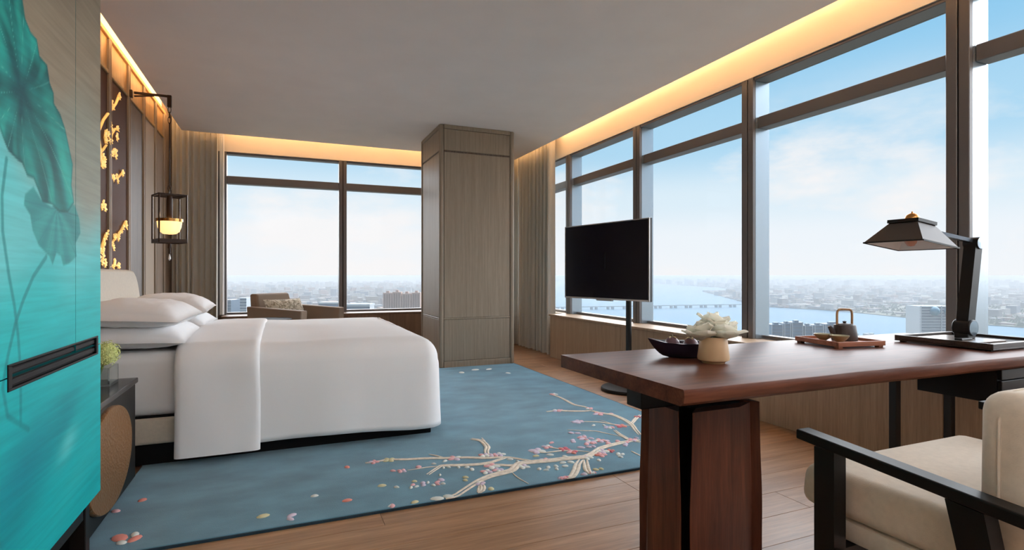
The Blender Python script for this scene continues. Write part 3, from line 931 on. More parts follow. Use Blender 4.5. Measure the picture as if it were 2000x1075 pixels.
# teal tower row on the near bank
lab = ['leftmost of the teal row', 'second of the teal row from the left', 'third of the teal row from the left', 'fourth of the teal row from the left', 'fifth of the teal row from the left', 'sixth of the teal row, behind the teapot']
tx = [(1506, 1530, -90), (1531, 1545, -88), (1546, 1569, -86), (1571, 1588, -92), (1590, 1609, -91), (1611, 1645, -89)]
for (x0, x1, top), lb in zip(tx, lab):
    t, T, w = office('waterfront_tower', 'teal glass waterfront tower, ' + lb, x0 + .8, x1 - .8, 1000, top, M['tealglass'], plain('dark teal glass', srgb(10, 62, 86), .3), 6, -125, None, 20)
    t['group'] = 'teal waterfront towers'
    for xa in (-w / 2, w / 2 - .9):
        obox(T, xa, xa + .9, -1.2, -.6, -147, top + 1).build('pier', M['palewall'], t)
    obox(T, -w * .2, w * .2, 3, 10, top, top + 3.5).build('roof_house', M['tealglass'], t)
# striped tower with two glass spheres
t, T, w = office('striped_tower', 'white and blue striped tower with two glass spheres near its top', 1797, 1866, 1100, -62, M['palewall'], M['bandglass'], 11, -125, None, 40)
for xa, za in ((-w * .10, -72), (w * .30, -73.5)):
    c0 = T(xa, -1, za)
    MB().lathe([(9.5 * math.sin(PI * k / 12) + .01, -9.5 * math.cos(PI * k / 12)) for k in range(13)], c0, 20, False).build('glass_sphere', M['greenglass'], t, smooth=0)
for xa in (-w / 2, w * .08, w / 2 - 1.5):
    obox(T, xa, xa + 1.5, -2.2, -.6, -147, -61).build('pier', M['palewall'], t)
# white pavilions by the water
mb = MB()
for k in range(26):
    x, y = 960 + rr.uniform(0, 60), 690 + rr.uniform(-28, 10)
    s_ = rr.uniform(1.5, 4)
    mb.box(x - s_, x + s_, y - s_, y + s_, -148, -112 + rr.uniform(-9, 6))
tag(mb.build('waterfront_pavilions', M['palewall']), 'cluster of small white rooftops by the water behind the lamp base', 'rooftops', kind='stuff')
# bridge
p0, p1 = Vector((760, 2130)), Vector((2360, 1900))
dv = (p1 - p0)
ln = dv.length
ang = math.atan2(dv.y, dv.x)
T = frame2(p0.x, p0.y, ang)
br_ = thing('river_bridge', 'long low white bridge on paired piers across the river', 'bridge', (p0.x, p0.y, -150))
obox(T, 0, ln, -7, 7, -139.5, -137).build('deck', M['palewall'], br_)
obox(T, 0, ln, -7.4, -7, -137, -135.6).build('railing', M['palewall'], br_)
M['pier'] = plain('grey pier concrete', srgb(120, 140, 152), .8)
k = 0
xq = 20
while xq < ln - 10:
    for dx in (0, 22):
        obox(T, xq + dx, xq + dx + 9, -6, 6, -150, -139.5).build('pier', M['pier'], br_)
    xq += 78

# summer haze lying over the land
hz = bpy.data.materials.new('haze')
hz.use_nodes = True
ht = hz.node_tree
ht.nodes.clear()
vsn = ht.nodes.new('ShaderNodeVolumeScatter')
HZC = (.56, .572, .59, 1)
vsn.inputs['Color'].default_value = HZC
vsn.inputs['Density'].default_value = 1 / 4200
vsn.inputs['Anisotropy'].default_value = 0
hout = ht.nodes.new('ShaderNodeOutputMaterial')
vab = ht.nodes.new('ShaderNodeVolumeAbsorption')
vab.inputs['Color'].default_value = HZC
vab.inputs['Density'].default_value = 1 / 4200
vad = ht.nodes.new('ShaderNodeAddShader')
ht.links.new(vsn.outputs[0], vad.inputs[0])
ht.links.new(vab.outputs[0], vad.inputs[1])
ht.links.new(vad.outputs[0], hout.inputs['Volume'])
tag(Bx(-26000, 26000, -6000, 26500, -156, -9).build('haze', hz), 'pale haze lying over the city and river', 'haze', kind='stuff')
# ================================================================== teal lacquer cabinet with a lotus painting
FX = -.588
cab = thing('lacquer_cabinet', 'tall turquoise lacquer cabinet painted with lotus leaves', 'cabinet', (-.89, 1.82, 0))
RB(-1.185, -.602, 1.25, 2.335, .29, 2.32, r=.003, seg=1).build('body', M['blackwood'], cab)
LEAF1 = [(1.25, 1.70), (1.45, 1.86), (1.641, 1.84), (1.710, 1.730), (1.725, 1.692), (1.755, 1.672), (1.795, 1.668), (1.812, 1.631), (1.863, 1.625), (1.881, 1.582), (1.909, 1.562), (1.912, 1.534), (1.957, 1.518), (1.998, 1.483), (2.029, 1.437), (2.062, 1.389), (2.051, 1.324), (2.074, 1.272), (2.019, 1.235), (1.947, 1.227), (1.890, 1.243), (1.828, 1.242), (1.803, 1.266), (1.771, 1.295), (1.733, 1.295), (1.703, 1.322), (1.682, 1.324), (1.628, 1.338), (1.603, 1.362), (1.578, 1.391), (1.458, 1.455), (1.25, 1.5)]
LEAF2 = [(1.718, 1.254), (1.771, 1.282), (1.820, 1.255), (1.890, 1.243), (2.074, 1.272), (2.120, 1.229), (2.132, 1.181), (2.085, 1.146), (2.097, 1.106), (2.029, 1.081), (1.977, 1.073), (1.957, 1.102), (1.928, 1.108), (1.899, 1.072), (1.872, 1.099), (1.803, 1.124), (1.763, 1.162), (1.748, 1.200), (1.710, 1.222)]
STEM1 = [(1.622, 1.319), (1.600, 1.232), (1.603, 1.150), (1.635, 1.047), (1.662, .979), (1.683, .902), (1.697, .805), (1.697, .685)]
STEM2 = [(1.854, 1.099), (1.771, 1.047), (1.712, .989), (1.669, .935), (1.628, .859), (1.603, .792), (1.628, .720), (1.742, .660)]
def poly_sd(Y, Z, P):
    """inside mask and distance to the outline, vectorised"""
    ins = np.zeros(Y.shape, bool)
    dist = np.full(Y.shape, 9.)
    for i in range(len(P)):
        (xi, yi), (xj, yj) = P[i], P[i - 1]
        cnd = ((yi > Z) != (yj > Z)) & (Y < (xj - xi) * (Z - yi) / ((yj - yi) if yj != yi else 1e-9) + xi)
        ins ^= cnd
        dx, dy = xj - xi, yj - yi
        tt = np.clip(((Y - xi) * dx + (Z - yi) * dy) / (dx * dx + dy * dy + 1e-12), 0, 1)
        dist = np.minimum(dist, np.hypot(Y - xi - tt * dx, Z - yi - tt * dy))
    return ins, dist
def line_d(Y, Z, P):
    dist = np.full(Y.shape, 9.)
    for (xi, yi), (xj, yj) in zip(P[:-1], P[1:]):
        dx, dy = xj - xi, yj - yi
        tt = np.clip(((Y - xi) * dx + (Z - yi) * dy) / (dx * dx + dy * dy + 1e-12), 0, 1)
        dist = np.minimum(dist, np.hypot(Y - xi - tt * dx, Z - yi - tt * dy))
    return dist
def lerp(a, b, t):
    return a + (b - a) * t[..., None]
def sstep(a, b, x):
    t = np.clip((x - a) / (b - a), 0, 1)
    return t * t * (3 - 2 * t)
def lotus(Y, Z):
    C = lambda *c: np.array(srgb(*c))
    wob = .05 * np.sin(Y * 5 + Z * 3) + .03 * np.sin(Y * 13 - Z * 7 + 1)
    zz = Z + wob
    out = np.broadcast_to(C(0, 164, 168), Y.shape + (3,)).copy()
    out = lerp(out, C(24, 184, 186), sstep(.62, .95, zz))
    out = lerp(out, C(92, 200, 202), sstep(.95, 1.25, zz))
    out = lerp(out, C(142, 146, 132), sstep(1.22, 1.48, zz + .25 * (Y - 1.8)))
    out = lerp(out, C(150, 138, 118), sstep(1.5, 1.7, zz))
    out = lerp(out, C(120, 110, 96), sstep(1.75, 2.1, zz))
    for (cy, cz, ry, rz, col, k) in ((1.72, .56, .26, .10, (0, 124, 140), .75), (1.99, .635, .12, .06, (0, 126, 136), .6), (2.02, .545, .07, .035, (92, 196, 196), .55),
                                     (1.90, .84, .22, .05, (0, 150, 158), .5), (1.45, .38, .3, .08, (0, 124, 134), .6), (2.1, .42, .2, .05, (30, 172, 174), .5), (1.60, 1.10, .3, .1, (120, 204, 206), .4)):
        q = np.exp(-(((Y - cy) / ry) ** 2 + ((Z - cz - .25 * (Y - cy)) / rz) ** 2))
        out = lerp(out, C(*col), np.clip(q * k * 1.2, 0, 1))
    for P in (STEM1, STEM2):
        d = line_d(Y, Z, P)
        out = lerp(out, C(0, 128, 130), .75 * (1 - sstep(.004, .010, d)))
    ins, d = poly_sd(Y, Z, LEAF2)
    rad = np.arctan2(Z - 1.235, Y - 1.93)
    vein = np.abs(np.sin(rad * 9 + .6 * np.sin(rad * 4)))
    lf = lerp(np.broadcast_to(C(34, 150, 148), Y.shape + (3,)), C(10, 128, 128), .5 + .5 * np.sin(rad * 7 + Y * 20))
    lf = lerp(lf, C(0, 112, 116), (1 - sstep(0, .12, vein)) * .7)
    out = lerp(out, lf, np.where(ins, sstep(0, .008, d), 0) * .85) if False else np.where(ins[..., None], lerp(out, lf, sstep(0, .008, d) * .85), out)
    ins, d = poly_sd(Y, Z, LEAF1)
    rad = np.arctan2(Z - 1.50, Y - 1.70)
    dd = np.hypot(Z - 1.50, Y - 1.70)
    vein = np.abs(np.sin(rad * 6.5 + .5 * np.sin(rad * 3 + dd * 6)))
    lf = lerp(np.broadcast_to(C(0, 98, 100), Y.shape + (3,)), C(28, 172, 162), np.clip(.5 + .45 * np.sin(rad * 5 + 9 * dd) + .25 * np.sin(Y * 46 + Z * 31), 0, 1))
    lf = lerp(lf, C(6, 84, 92), np.exp(-(dd / .09) ** 2))
    lf = lerp(lf, C(96, 196, 184), (1 - sstep(0, .10, vein)) * .62 * sstep(.02, .10, dd))
    lf = lerp(lf, C(40, 186, 172), .55 * np.clip(np.sin(rad * 13 + 1.5 * np.sin(dd * 22)), 0, 1) * sstep(.05, .2, dd))
    lf = lerp(lf, C(0, 70, 78), np.clip(np.sin(Y * 9 - Z * 6) * .5, 0, .4))
    lf = lerp(lf, C(0, 78, 84), .6 * (1 - sstep(.004, .016, d)))
    out = np.where(ins[..., None], lerp(out, lf, sstep(0, .006, d)), out)
    return out
M['lotus'] = vcol('lotus lacquer', .6, .18, .0, grain=(40, 3, 60))
HY0, HY1, HZ0, HZ1 = 1.625, 2.30, .776, .840
def lacquer(name, y0, y1, z0, z1, step=.0042):
    ny, nz = int(round((y1 - y0) / step)), int(round((z1 - z0) / step))
    gy, gz = np.linspace(y0, y1, ny + 1), np.linspace(z0, z1, nz + 1)
    # snap grid lines to the handle opening
    def snap(g, vals):
        for q in vals:
            if g[0] < q < g[-1]:
                g[np.argmin(np.abs(g - q))] = q
    snap(gy, (HY0, HY1))
    snap(gz, (HZ0, HZ1))
    Yg, Zg = np.meshgrid(gy, gz)
    col = lotus(Yg, Zg)
    off = Vector(cab.location)
    V = np.stack([np.full(Yg.size, FX - off.x), Yg.ravel() - off.y, Zg.ravel() - off.z], 1)
    w = ny + 1
    jj, ii = np.meshgrid(np.arange(nz), np.arange(ny), indexing='ij')
    cyy = (gy[:-1] + gy[1:]) / 2
    czz = (gz[:-1] + gz[1:]) / 2
    keep = ~((cyy[None, :] > HY0) & (cyy[None, :] < HY1) & (czz[:, None] > HZ0) & (czz[:, None] < HZ1))
    a = (jj * w + ii)[keep]
    F = np.stack([a, a + 1, a + w + 1, a + w], 1)
    n = len(V)
    # rim 13 mm deep round the outside
    ring = [(y0, z0), (y1, z0), (y1, z1), (y0, z1)]
    V2 = [(FX - off.x, y - off.y, z - off.z) for y, z in ring] + [(FX - .0135 - off.x, y - off.y, z - off.z) for y, z in ring]
    F2 = [(n + i, n + (i + 1) % 4, n + 4 + (i + 1) % 4, n + 4 + i) for i in range(4)]
    me = bpy.data.meshes.new(name)
    me.from_pydata(V.tolist() + V2, [], F.tolist() + F2)
    at = me.color_attributes.new('paint', 'FLOAT_COLOR', 'POINT')
    C4 = np.ones((n + 8, 4), np.float32)
    C4[:n, :3] = col.reshape(-1, 3)
    C4[n:, :3] = srgb(0, 110, 114)
    at.data.foreach_set('color', C4.ravel())
    me.materials.append(M['lotus'])
    o = bpy.data.objects.new(name, me)
    COL.objects.link(o)
    o.parent = cab
    return o
lacquer('drawer', 1.25, 2.335, .292, .8075)
lacquer('door', 1.25, 2.082, .8105, 2.32)
lacquer('door', 2.0845, 2.335, .8105, 2.32)
hd = MB()
hd.box(-.6015, -.598, HY0, HY1, HZ0, HZ1)
ho = hd.build('handle_recess', M['blackmatt'], cab)
for (a, b_, z0, z1) in ((HY0, HY1, HZ1 - .006, HZ1), (HY0, HY1, HZ0, HZ0 + .006), (HY0, HY0 + .02, HZ0 + .006, HZ1 - .006), (HY1 - .02, HY1, HZ0 + .006, HZ1 - .006)):
    RB(-.598, -.585, a, b_, z0, z1, r=.0015, seg=1).build('handle_frame', M['blackmatt'], ho)
for (z0, z1) in ((.814, .830), (.786, .802)):
    RB(-.598, -.590, HY0 + .022, HY1 - .022, z0, z1, r=.003, seg=1).build('handle_bar', plain('dark brown wood grip', srgb(26, 23, 25), .6, spec=.15), ho)
# stand
for (x, y) in ((-.66, 2.275), (-.66, 1.28), (-1.16, 2.275), (-1.16, 1.28)):
    RB(x, x + .045, y, y + .045, 0, .288, r=.003, seg=1).build('leg', M['blackwood'], cab)
RB(-.65, -.62, 1.325, 2.275, .215, .288, r=.003, seg=1).build('apron', M['blackwood'], cab)
RB(-1.14, -.66, 2.285, 2.31, .215, .288, r=.003, seg=1).build('apron', M['blackwood'], cab)
RB(-.65, -.63, 1.325, 2.275, .05, .08, r=.003, seg=1).build('stretcher', M['blackwood'], cab)

# ================================================================== nightstand with bronze roundel
ns = thing('nightstand', 'black nightstand with an oval hammered bronze front between cabinet and bed', 'nightstand', (-.92, 2.78, 0))
RB(-1.18, -.655, 2.36, 3.155, .07, .525, r=.004, seg=1).build('body', M['blackwood'], ns)
Bx(-1.17, -.712, 2.37, 3.145, 0, .07).build('plinth', M['blackmatt'], ns)
RB(-1.18, -.645, 2.352, 3.165, .526, .55, r=.004, seg=2).build('top', plain('black stone top', srgb(44, 40, 40), .22, coat=.3), ns)
Ry = Matrix.Rotation(PI / 2, 3, 'Y')
prof = [(.001, .010), (.35, .011), (.75, .014), (.94, .018), (.985, .018), (1.0, .012), (1.0, .0)]
rd_ = MB()
for r_, z_ in prof[::-1]:
    for k in range(56):
        a_ = 2 * PI * k / 56
        rd_.v.append((-.655 + z_, 2.695 + .318 * r_ * math.cos(a_), .302 + .205 * r_ * math.sin(a_)))
for i in range(len(prof) - 1):
    for k in range(56):
        rd_.f.append((i * 56 + k, i * 56 + (k + 1) % 56, (i + 1) * 56 + (k + 1) % 56, (i + 1) * 56 + k))
rd_.f.append(tuple((len(prof) - 1) * 56 + k for k in range(56)))
rd_.build('oval_panel', M['bronze'], ns, smooth=40)
# hydrangea in a square glass vase
gv = thing('flower_vase', 'square glass vase of pale green hydrangea on the nightstand', 'vase', (-.775, 3.0, .55))
m, t, b = newmat('smoked clear glass')
b.inputs['Base Color'].default_value = (.8, .84, .82, 1)
b.inputs['Transmission Weight'].default_value = .9
b.inputs['Roughness'].default_value = .04
M['vglass'] = m
vx0, vx1, vy0, vy1 = -.845, -.705, 2.93, 3.075
for a in ((vx0, vx0 + .006, vy0, vy1), (vx1 - .006, vx1, vy0, vy1), (vx0 + .006, vx1 - .006, vy0, vy0 + .006), (vx0 + .006, vx1 - .006, vy1 - .006, vy1)):
    Bx(*a, .563, .635).build('side', M['vglass'], gv)
Bx(vx0, vx1, vy0, vy1, .551, .563).build('base', M['vglass'], gv)
mg = plain('hydrangea florets', srgb(206, 212, 140), .7, nscale=50, namt=.2)
md = plain('stem green', srgb(120, 140, 60), .6)
rr = random.Random(8)
def ball(c, r, n=10):
    return [(c, r)]
for (cx, cy, cz, R) in ((-.745, 3.035, .69, .055), (-.80, 2.97, .70, .058), (-.735, 2.96, .685, .048)):
    mb = MB()
    for k in range(70):
        z = 1 - 1.7 * (k + .5) / 70
        a = k * 2.399963
        q = math.sqrt(max(0, 1 - z * z))
        d = Vector((q * math.cos(a), q * math.sin(a), z))
        p = Vector((cx, cy, cz)) + d * R * rr.uniform(.92, 1.06)
        s1 = d.cross(Vector((.3, .5, .8))).normalized()
        s2 = d.cross(s1)
        r_ = .011
        tw = rr.uniform(0, PI)
        vs_ = [p + d * .002]
        for h in range(8):
            aa = tw + h * PI / 4
            rd = r_ if h % 2 == 0 else r_ * .45
            vs_.append(p + (s1 * math.cos(aa) + s2 * math.sin(aa)) * rd + d * (.004 if h % 2 == 0 else 0))
        mb.add(vs_, [(0, 1 + h, 1 + (h + 1) % 8) for h in range(8)])
    mb.lathe([(R * .86 * math.sin(PI * k / 8) + .0005, -R * .86 * math.cos(PI * k / 8)) for k in range(9)], (cx, cy, cz), 12, False)
    mb.build('flower_head', mg, gv)
    MB().tube([(cx, cy, cz - .03), (cx * .5 - .775 * .5, cy * .5 + 3.0 * .5, .60), (-.775, 3.0, .566)], .004, 6).build('stem', md, gv)

# ================================================================== bed
bed = thing('bed', 'wide bed with black plinth and cream upholstered base', 'bed', (-.05, 4.43, 0))
BY0, BY1 = 3.5, 5.36
RB(-1.05, .905, BY0 + .01, BY1 - .01, .0145, .125, r=.004, seg=1).build('plinth', M['blackmatt'], bed)
RB(-1.06, .90, BY0 - .02, BY1 + .02, .127, .272, r=.02, seg=3).build('base', M['creamfab'], bed, smooth=40)
# headboard with curved, tapered ends
pts = []
def hb_outline():
    P = [(3.30, .02), (3.30, .55)]
    for k in range(9):
        t_ = k / 8
        P.append((3.30 + .30 * (1 - math.cos(t_ * PI / 2)) ** .9, .55 + .54 * math.sin(t_ * PI / 2) ** .9))
    Q = [(8.63 - y_, z_) for y_, z_ in P][::-1]
    return P + Q
mb = MB()
ol = hb_outline()
n = len(ol)
cyy, czz = 4.315, .5
lay = []
for xx_, sc_ in ((-1.195, .985), (-1.18, 1.0), (-1.10, 1.0), (-1.065, .988), (-1.055, .965)):
    lay.append([(xx_, cyy + (y_ - cyy) * sc_, czz + (z_ - czz) * sc_) for y_, z_ in ol])
for q in lay:
    mb.v += q
for i in range(len(lay) - 1):
    for k in range(n):
        mb.f.append((i * n + k, i * n + (k + 1) % n, (i + 1) * n + (k + 1) % n, (i + 1) * n + k))
mb.f += [tuple(range(n)), tuple((len(lay) - 1) * n + k for k in range(n))[::-1]]
mb.build('headboard', M['creamfab'], bed, smooth=50)
mt = RB(-1.045, .90, BY0 - .015, BY1 + .015, .275, .625, r=.06, seg=5).build('mattress', M['linen'], bed, smooth=60)
Bx(-1.04, .89, BY0 - .004, BY1 + .004, .268, .280).build('seam', M['blackmatt'], bed)

# duvet: rings of an open rounded rectangle, closed over the top
def duvet_mesh(x0, x1, y0, y1, zb, zt, R, rc, amp, seed, foot=True):
    mb = MB()
    def outline(ins):
        P = []
        a0, b0, c0 = x1 - ins, y0 + ins, y1 - ins
        nS, nC, nE = 40, 8, 40
        r_ = max(.02, rc - ins)
        for k in range(nS):
            P.append((x0 + (a0 - r_ - x0) * k / nS, b0, (0, -1)))
        for k in range(nC + 1):
            a = -PI / 2 + PI / 2 * k / nC
            P.append((a0 - r_ + r_ * math.cos(a), b0 + r_ + r_ * math.sin(a), (math.cos(a), math.sin(a))))
        for k in range(1, nE):
            P.append((a0, b0 + r_ + (c0 - b0 - 2 * r_) * k / nE, (1, 0)))
        for k in range(nC + 1):
            a = PI / 2 * k / nC
            P.append((a0 - r_ + r_ * math.cos(a), c0 - r_ + r_ * math.sin(a), (math.cos(a), math.sin(a))))
        for k in range(1, nS + 1):
            P.append((a0 - r_ + (x0 - a0 + r_) * k / nS, c0, (0, 1)))
        return P
    levels = []
    nh = 14
    for j in range(nh + 1):
        levels.append((0.0, zb + (zt - R - zb) * j / nh, 1 - .6 * j / nh))
    for j in range(1, 9):
        a = PI / 2 * j / 8
        levels.append((R * (1 - math.cos(a)), zt - R + R * math.sin(a), .3 * (1 - j / 8)))
    for ins, z, w in levels:
        for k, (x, y, nn) in enumerate(outline(ins)):
            arc = x * 1.0 + y * 1.0
            d = amp * w * (noise.noise(Vector((x * 3.1, y * 3.1, seed + z * .6))) * 1.6 + .5 * noise.noise(Vector((x * 9, y * 9, seed + z * 1.5))))
            flare = .022 * (1 - (z - zb) / (zt - zb)) if z < zt - R else 0
            zz_ = z + (.006 * noise.noise(Vector((x * 4, y * 4, 5))) if ins > 0 else 0)
            zz_ += .026 * max(0, 1 - ((x - .12) / .62) ** 2) * max(0, 1 - (z - zb) / .35) * (1 if y < 4.4 else 0)
            mb.v.append((x + nn[0] * (d + flare), y + nn[1] * (d + flare), zz_))
    n_ = len(outline(0))
    for j in range(len(levels) - 1):
        for k in range(n_ - 1):
            mb.f.append((j * n_ + k, j * n_ + k + 1, (j + 1) * n_ + k + 1, (j + 1) * n_ + k))
    # top cap: strips between mirrored points
    base = (len(levels) - 1) * n_
    top = mb.v[base:base + n_]
    half = n_ // 2
    nT = 30
    ids = []
    for k in range(half):
        a_, b_ = Vector(top[k]), Vector(top[n_ - 1 - k])
        rowi = [base + k]
        for q in range(1, nT):
            p = a_.lerp(b_, q / nT)
            puff = .022 * math.sin(PI * q / nT) * min(1, (x1 - p.x) * 4) + .007 * noise.noise(Vector((p.x * 2.5, p.y * 2.5, seed)))
            mb.v.append((p.x, p.y, p.z + puff * min(1, q / 3, (nT - q) / 3)))
            rowi.append(len(mb.v) - 1)
        rowi.append(base + n_ - 1 - k)
        ids.append(rowi)
    for k in range(half - 1):
        for q in range(nT):
            mb.f.append((ids[k][q], ids[k][q + 1], ids[k + 1][q + 1], ids[k + 1][q]))
    last = ids[-1]
    if n_ % 2 == 1:
        mid = base + half
        for q in range(nT):
            mb.f.append((last[q], last[q + 1], mid))
    return mb
def thicken(o, t_):
    s_ = o.modifiers.new('cloth', 'SOLIDIFY')
    s_.thickness = t_
    s_.offset = -1
dv_ = duvet_mesh(-.50, .955, 3.435, 5.425, .072, .650, .15, .10, .010, 2.0).build('duvet', M['linen'], smooth=80)
thicken(dv_, .012)
tag(dv_, 'smooth white duvet draped over the foot half of the bed', 'duvet')
# turned-down top of the duvet
mb = MB()
def fold_row(x, grow):
    P = []
    y0, y1, zt, R = 3.435 - .016 - grow, 5.425 + .016 + grow, .666 + grow, .15
    for j in range(15):
        z = .06 + (zt - R - .06) * j / 14
        P.append((y0 - .022 * (1 - j / 14), z))
    for j in range(1, 9):
        a = PI / 2 * j / 8
        P.append((y0 + R * (1 - math.cos(a)), zt - R + R * math.sin(a)))
    for j in range(1, 30):
        P.append((y0 + R + (y1 - y0 - 2 * R) * j / 30, zt + .022 * math.sin(PI * j / 30)))
    Q = [(8.86 - y_, z_) for y_, z_ in P[:23]][::-1]
    return P + Q
xs_ = [-.535, -.532, -.52, -.50, -.45, -.40, -.35, -.30, -.25, -.20, -.16, -.14, -.125, -.116, -.112]
gr = [-.014, -.004, .002, .004, .005, .005, .005, .005, .005, .005, .005, .004, .001, -.006, -.014]
nr = len(fold_row(0, 0))
for x, g in zip(xs_, gr):
    for (y_, z_) in fold_row(x, g):
        wv = .006 * noise.noise(Vector((x * 5, y_ * 3, z_ * 2 + 4))) + .004 * noise.noise(Vector((x * 14, y_ * 6, z_ * 4)))
        side = -1 if y_ < 4.43 else 1
        mb.v.append((x + .010 * noise.noise(Vector((0, y_ * 2.3, z_ * 2.3))) - (.05 * (.62 - z_) if x < -.3 else .0) * 0, y_ + side * wv * (1 if z_ < .6 else 0), z_ + (wv if z_ > .6 else 0)))
for i in range(len(xs_) - 1):
    for k in range(nr - 1):
        mb.f.append((i * nr + k, i * nr + k + 1, (i + 1) * nr + k + 1, (i + 1) * nr + k))
fo = mb.build('turned_down_sheet', M['linen'], smooth=80)
tag(fo, 'white turned-down sheet band folded over the head end of the duvet', 'sheet')

def pillow(label, c, w, d, h, tilt=0, rz=0, seed=0):
    mb = MB()
    nn = 26
    def P(u, v, s):
        u, v = 2 * u - 1, 2 * v - 1
        e = max(0, (1 - u ** 4)) * max(0, (1 - v ** 4))
        th = h / 2 * e ** .55 * (1 - .18 * (u * u + v * v))
        x = d / 2 * u * (1 - .055 * (1 - v * v))
        y = w / 2 * v * (1 - .05 * (1 - u * u))
        th *= 1 + .10 * noise.noise(Vector((u * 1.6, v * 1.6, seed)))
        edge = (1 - min(1, (1 - max(abs(u), abs(v))) * 4))
        cr_ = .006 * noise.noise(Vector((u * 6, v * 6, seed + 3))) * min(1, e * 3)
        return (x, y, s * th * (1.15 if s > 0 else .85) + cr_ - .01 * edge)
    g1 = MB().grid(lambda u, v: P(u, v, 1), nn, nn)
    g2 = MB().grid(lambda u, v: P(u, v, -1), nn, nn)
    mb.add(g1.v, g1.f).add(g2.v, [q[::-1] for q in g2.f])
    me_o = mb.build('pillow', M['linen'], smooth=60, local=True)
    bm = bmesh.new()
    bm.from_mesh(me_o.data)
    bmesh.ops.remove_doubles(bm, verts=bm.verts, dist=.0005)
    bm.to_mesh(me_o.data)
    bm.free()
    # flange
    me_o.location = c
    me_o.rotation_euler = (0, tilt, rz)
    tag(me_o, label, 'pillow', 'white pillows stacked at the headboard')
    return me_o
pillow('white pillow, lower one of the stack nearest the nightstand', (-.765, 3.88, .695), .88, .54, .155, .03, .02, 1)
pillow('white pillow, upper one of the stack nearest the nightstand', (-.775, 3.87, .815), .87, .54, .165, .05, -.02, 2)
pillow('white pillow, lower one of the stack on the window side', (-.765, 4.83, .695), .86, .54, .155, .03, .01, 3)
pillow('white pillow, upper one of the stack on the window side', (-.765, 4.82, .815), .86, .54, .165, .05, .03, 4)

# ================================================================== gold blossom relief over the headboard
art = thing('blossom_relief', 'glowing gold blossom branches on the brown panels above the headboard', 'wall art', (-1.2, 4.4, 1.1))
extra = [[(4.70, 1.15), (4.55, 1.32), (4.42, 1.5), (4.33, 1.72)], [(4.55, 1.32), (4.40, 1.36), (4.28, 1.45)], [(4.72, 1.93), (4.5, 1.98), (4.3, 2.1)], [(4.1, 1.12), (3.9, 1.3), (3.75, 1.5)], [(4.0, 2.2), (3.85, 2.35), (3.7, 2.5)]]
for P in GOLD_LINES + extra:
    MB().tube([(-1.206, y_, z_) for y_, z_ in P], [.013 - .005 * k / len(P) for k in range(len(P))], 6, .7).build('branch', M['gold'], art, smooth=60)
rr = random.Random(21)
bl_mesh = []
def blossom_mesh(seed):
    q = random.Random(seed)
    mb = MB()
    for k in range(5):
        a = k * 2 * PI / 5 + q.uniform(-.2, .2)
        r_ = .024 * q.uniform(.8, 1.2)
        c, s = math.cos(a), math.sin(a)
        vs_ = [(0.004, 0, 0)]
        for h in range(7):
            b_ = a - .6 + 1.2 * h / 6
            rd = r_ * (1 + .15 * math.cos((h - 3) * .9))
            vs_.append((.004 + .004 * math.sin(h), rd * math.cos(b_), rd * math.sin(b_)))
        vs_ += [(-.004, .0, .0)]
        mb.add(vs_, [(0, 1 + h, 2 + h) for h in range(6)] + [(8, 2 + h, 1 + h) for h in range(6)])
    return mb
for k in range(3):
    o = blossom_mesh(k).build('blossom', M['gold'], art, local=True)
    o.location = (0, -5, 0)
    bl_mesh.append(o.data)
    bpy.data.objects.remove(o)
blobs = list(GOLD_BLOBS)
for (y_, z_) in GOLD_BLOBS:
    blobs.append((y_ + rr.uniform(-.05, .05), z_ + rr.uniform(-.04, .04)))
for P in extra:
    for y_, z_ in P:
        blobs += [(y_ + rr.uniform(-.05, .05), z_ + rr.uniform(-.05, .05)) for _ in range(2)]
for (y_, z_) in blobs:
    o = bpy.data.objects.new('blossom', rr.choice(bl_mesh))
    COL.objects.link(o)
    o.parent = art
    s_ = rr.uniform(.8, 1.25)
    o.scale = (1, s_, s_)
    o.rotation_euler = (rr.uniform(0, 6), 0, 0)
    o.location = Vector((-1.2, y_, z_)) - art.location

# ================================================================== bracket lantern beside the bed
la = thing('bracket_lantern', 'dark metal lantern with glowing bowl hung from a wall bracket by the bed', 'lantern', (-1.19, 5.57, 1.2))
lx, ly = -.905, 5.56
mk = plain('dark bronze', srgb(58, 44, 36), .4, metal=.5)
RB(-1.196, -1.175, 5.55, 5.59, 2.57, 2.635, r=.004, seg=1).build('wall_plate', mk, la)
arm = MB()
arm.bar((-1.165, 5.57, 2.615), (lx, 5.57, 2.615), .018, .018)
arm.bar((-1.165, 5.57, 2.585), (-1.02, 5.57, 2.607), .012, .012)
arm.build('arm', mk, la)
RB(lx - .016, lx + .016, 5.555, 5.585, 2.52, 2.625, r=.003, seg=1).build('arm_end', mk, la)
def link(c, ax, h=.03, r=.012):
    P = []
    for k in range(14):
        a = 2 * PI * k / 14
        q = (r * math.cos(a), 0, h * math.sin(a)) if ax == 0 else (0, r * math.cos(a), h * math.sin(a))
        P.append((c[0] + q[0], c[1] + q[1], c[2] + q[2]))
    return MB().tube(P, .003, 5, closed=True)
for i in range(3):
    link((lx, 5.57, 2.498 - i * .045), i % 2).build('chain_link', mk, la, smooth=60)
MB().tube([(lx, 5.57, 2.385), (lx, 5.57, 1.83)], .005, 8).build('rod', mk, la, smooth=60)
for i in range(2):
    link((lx, 5.57, 1.81 - i * .04), i % 2, .026).build('chain_link', mk, la, smooth=60)
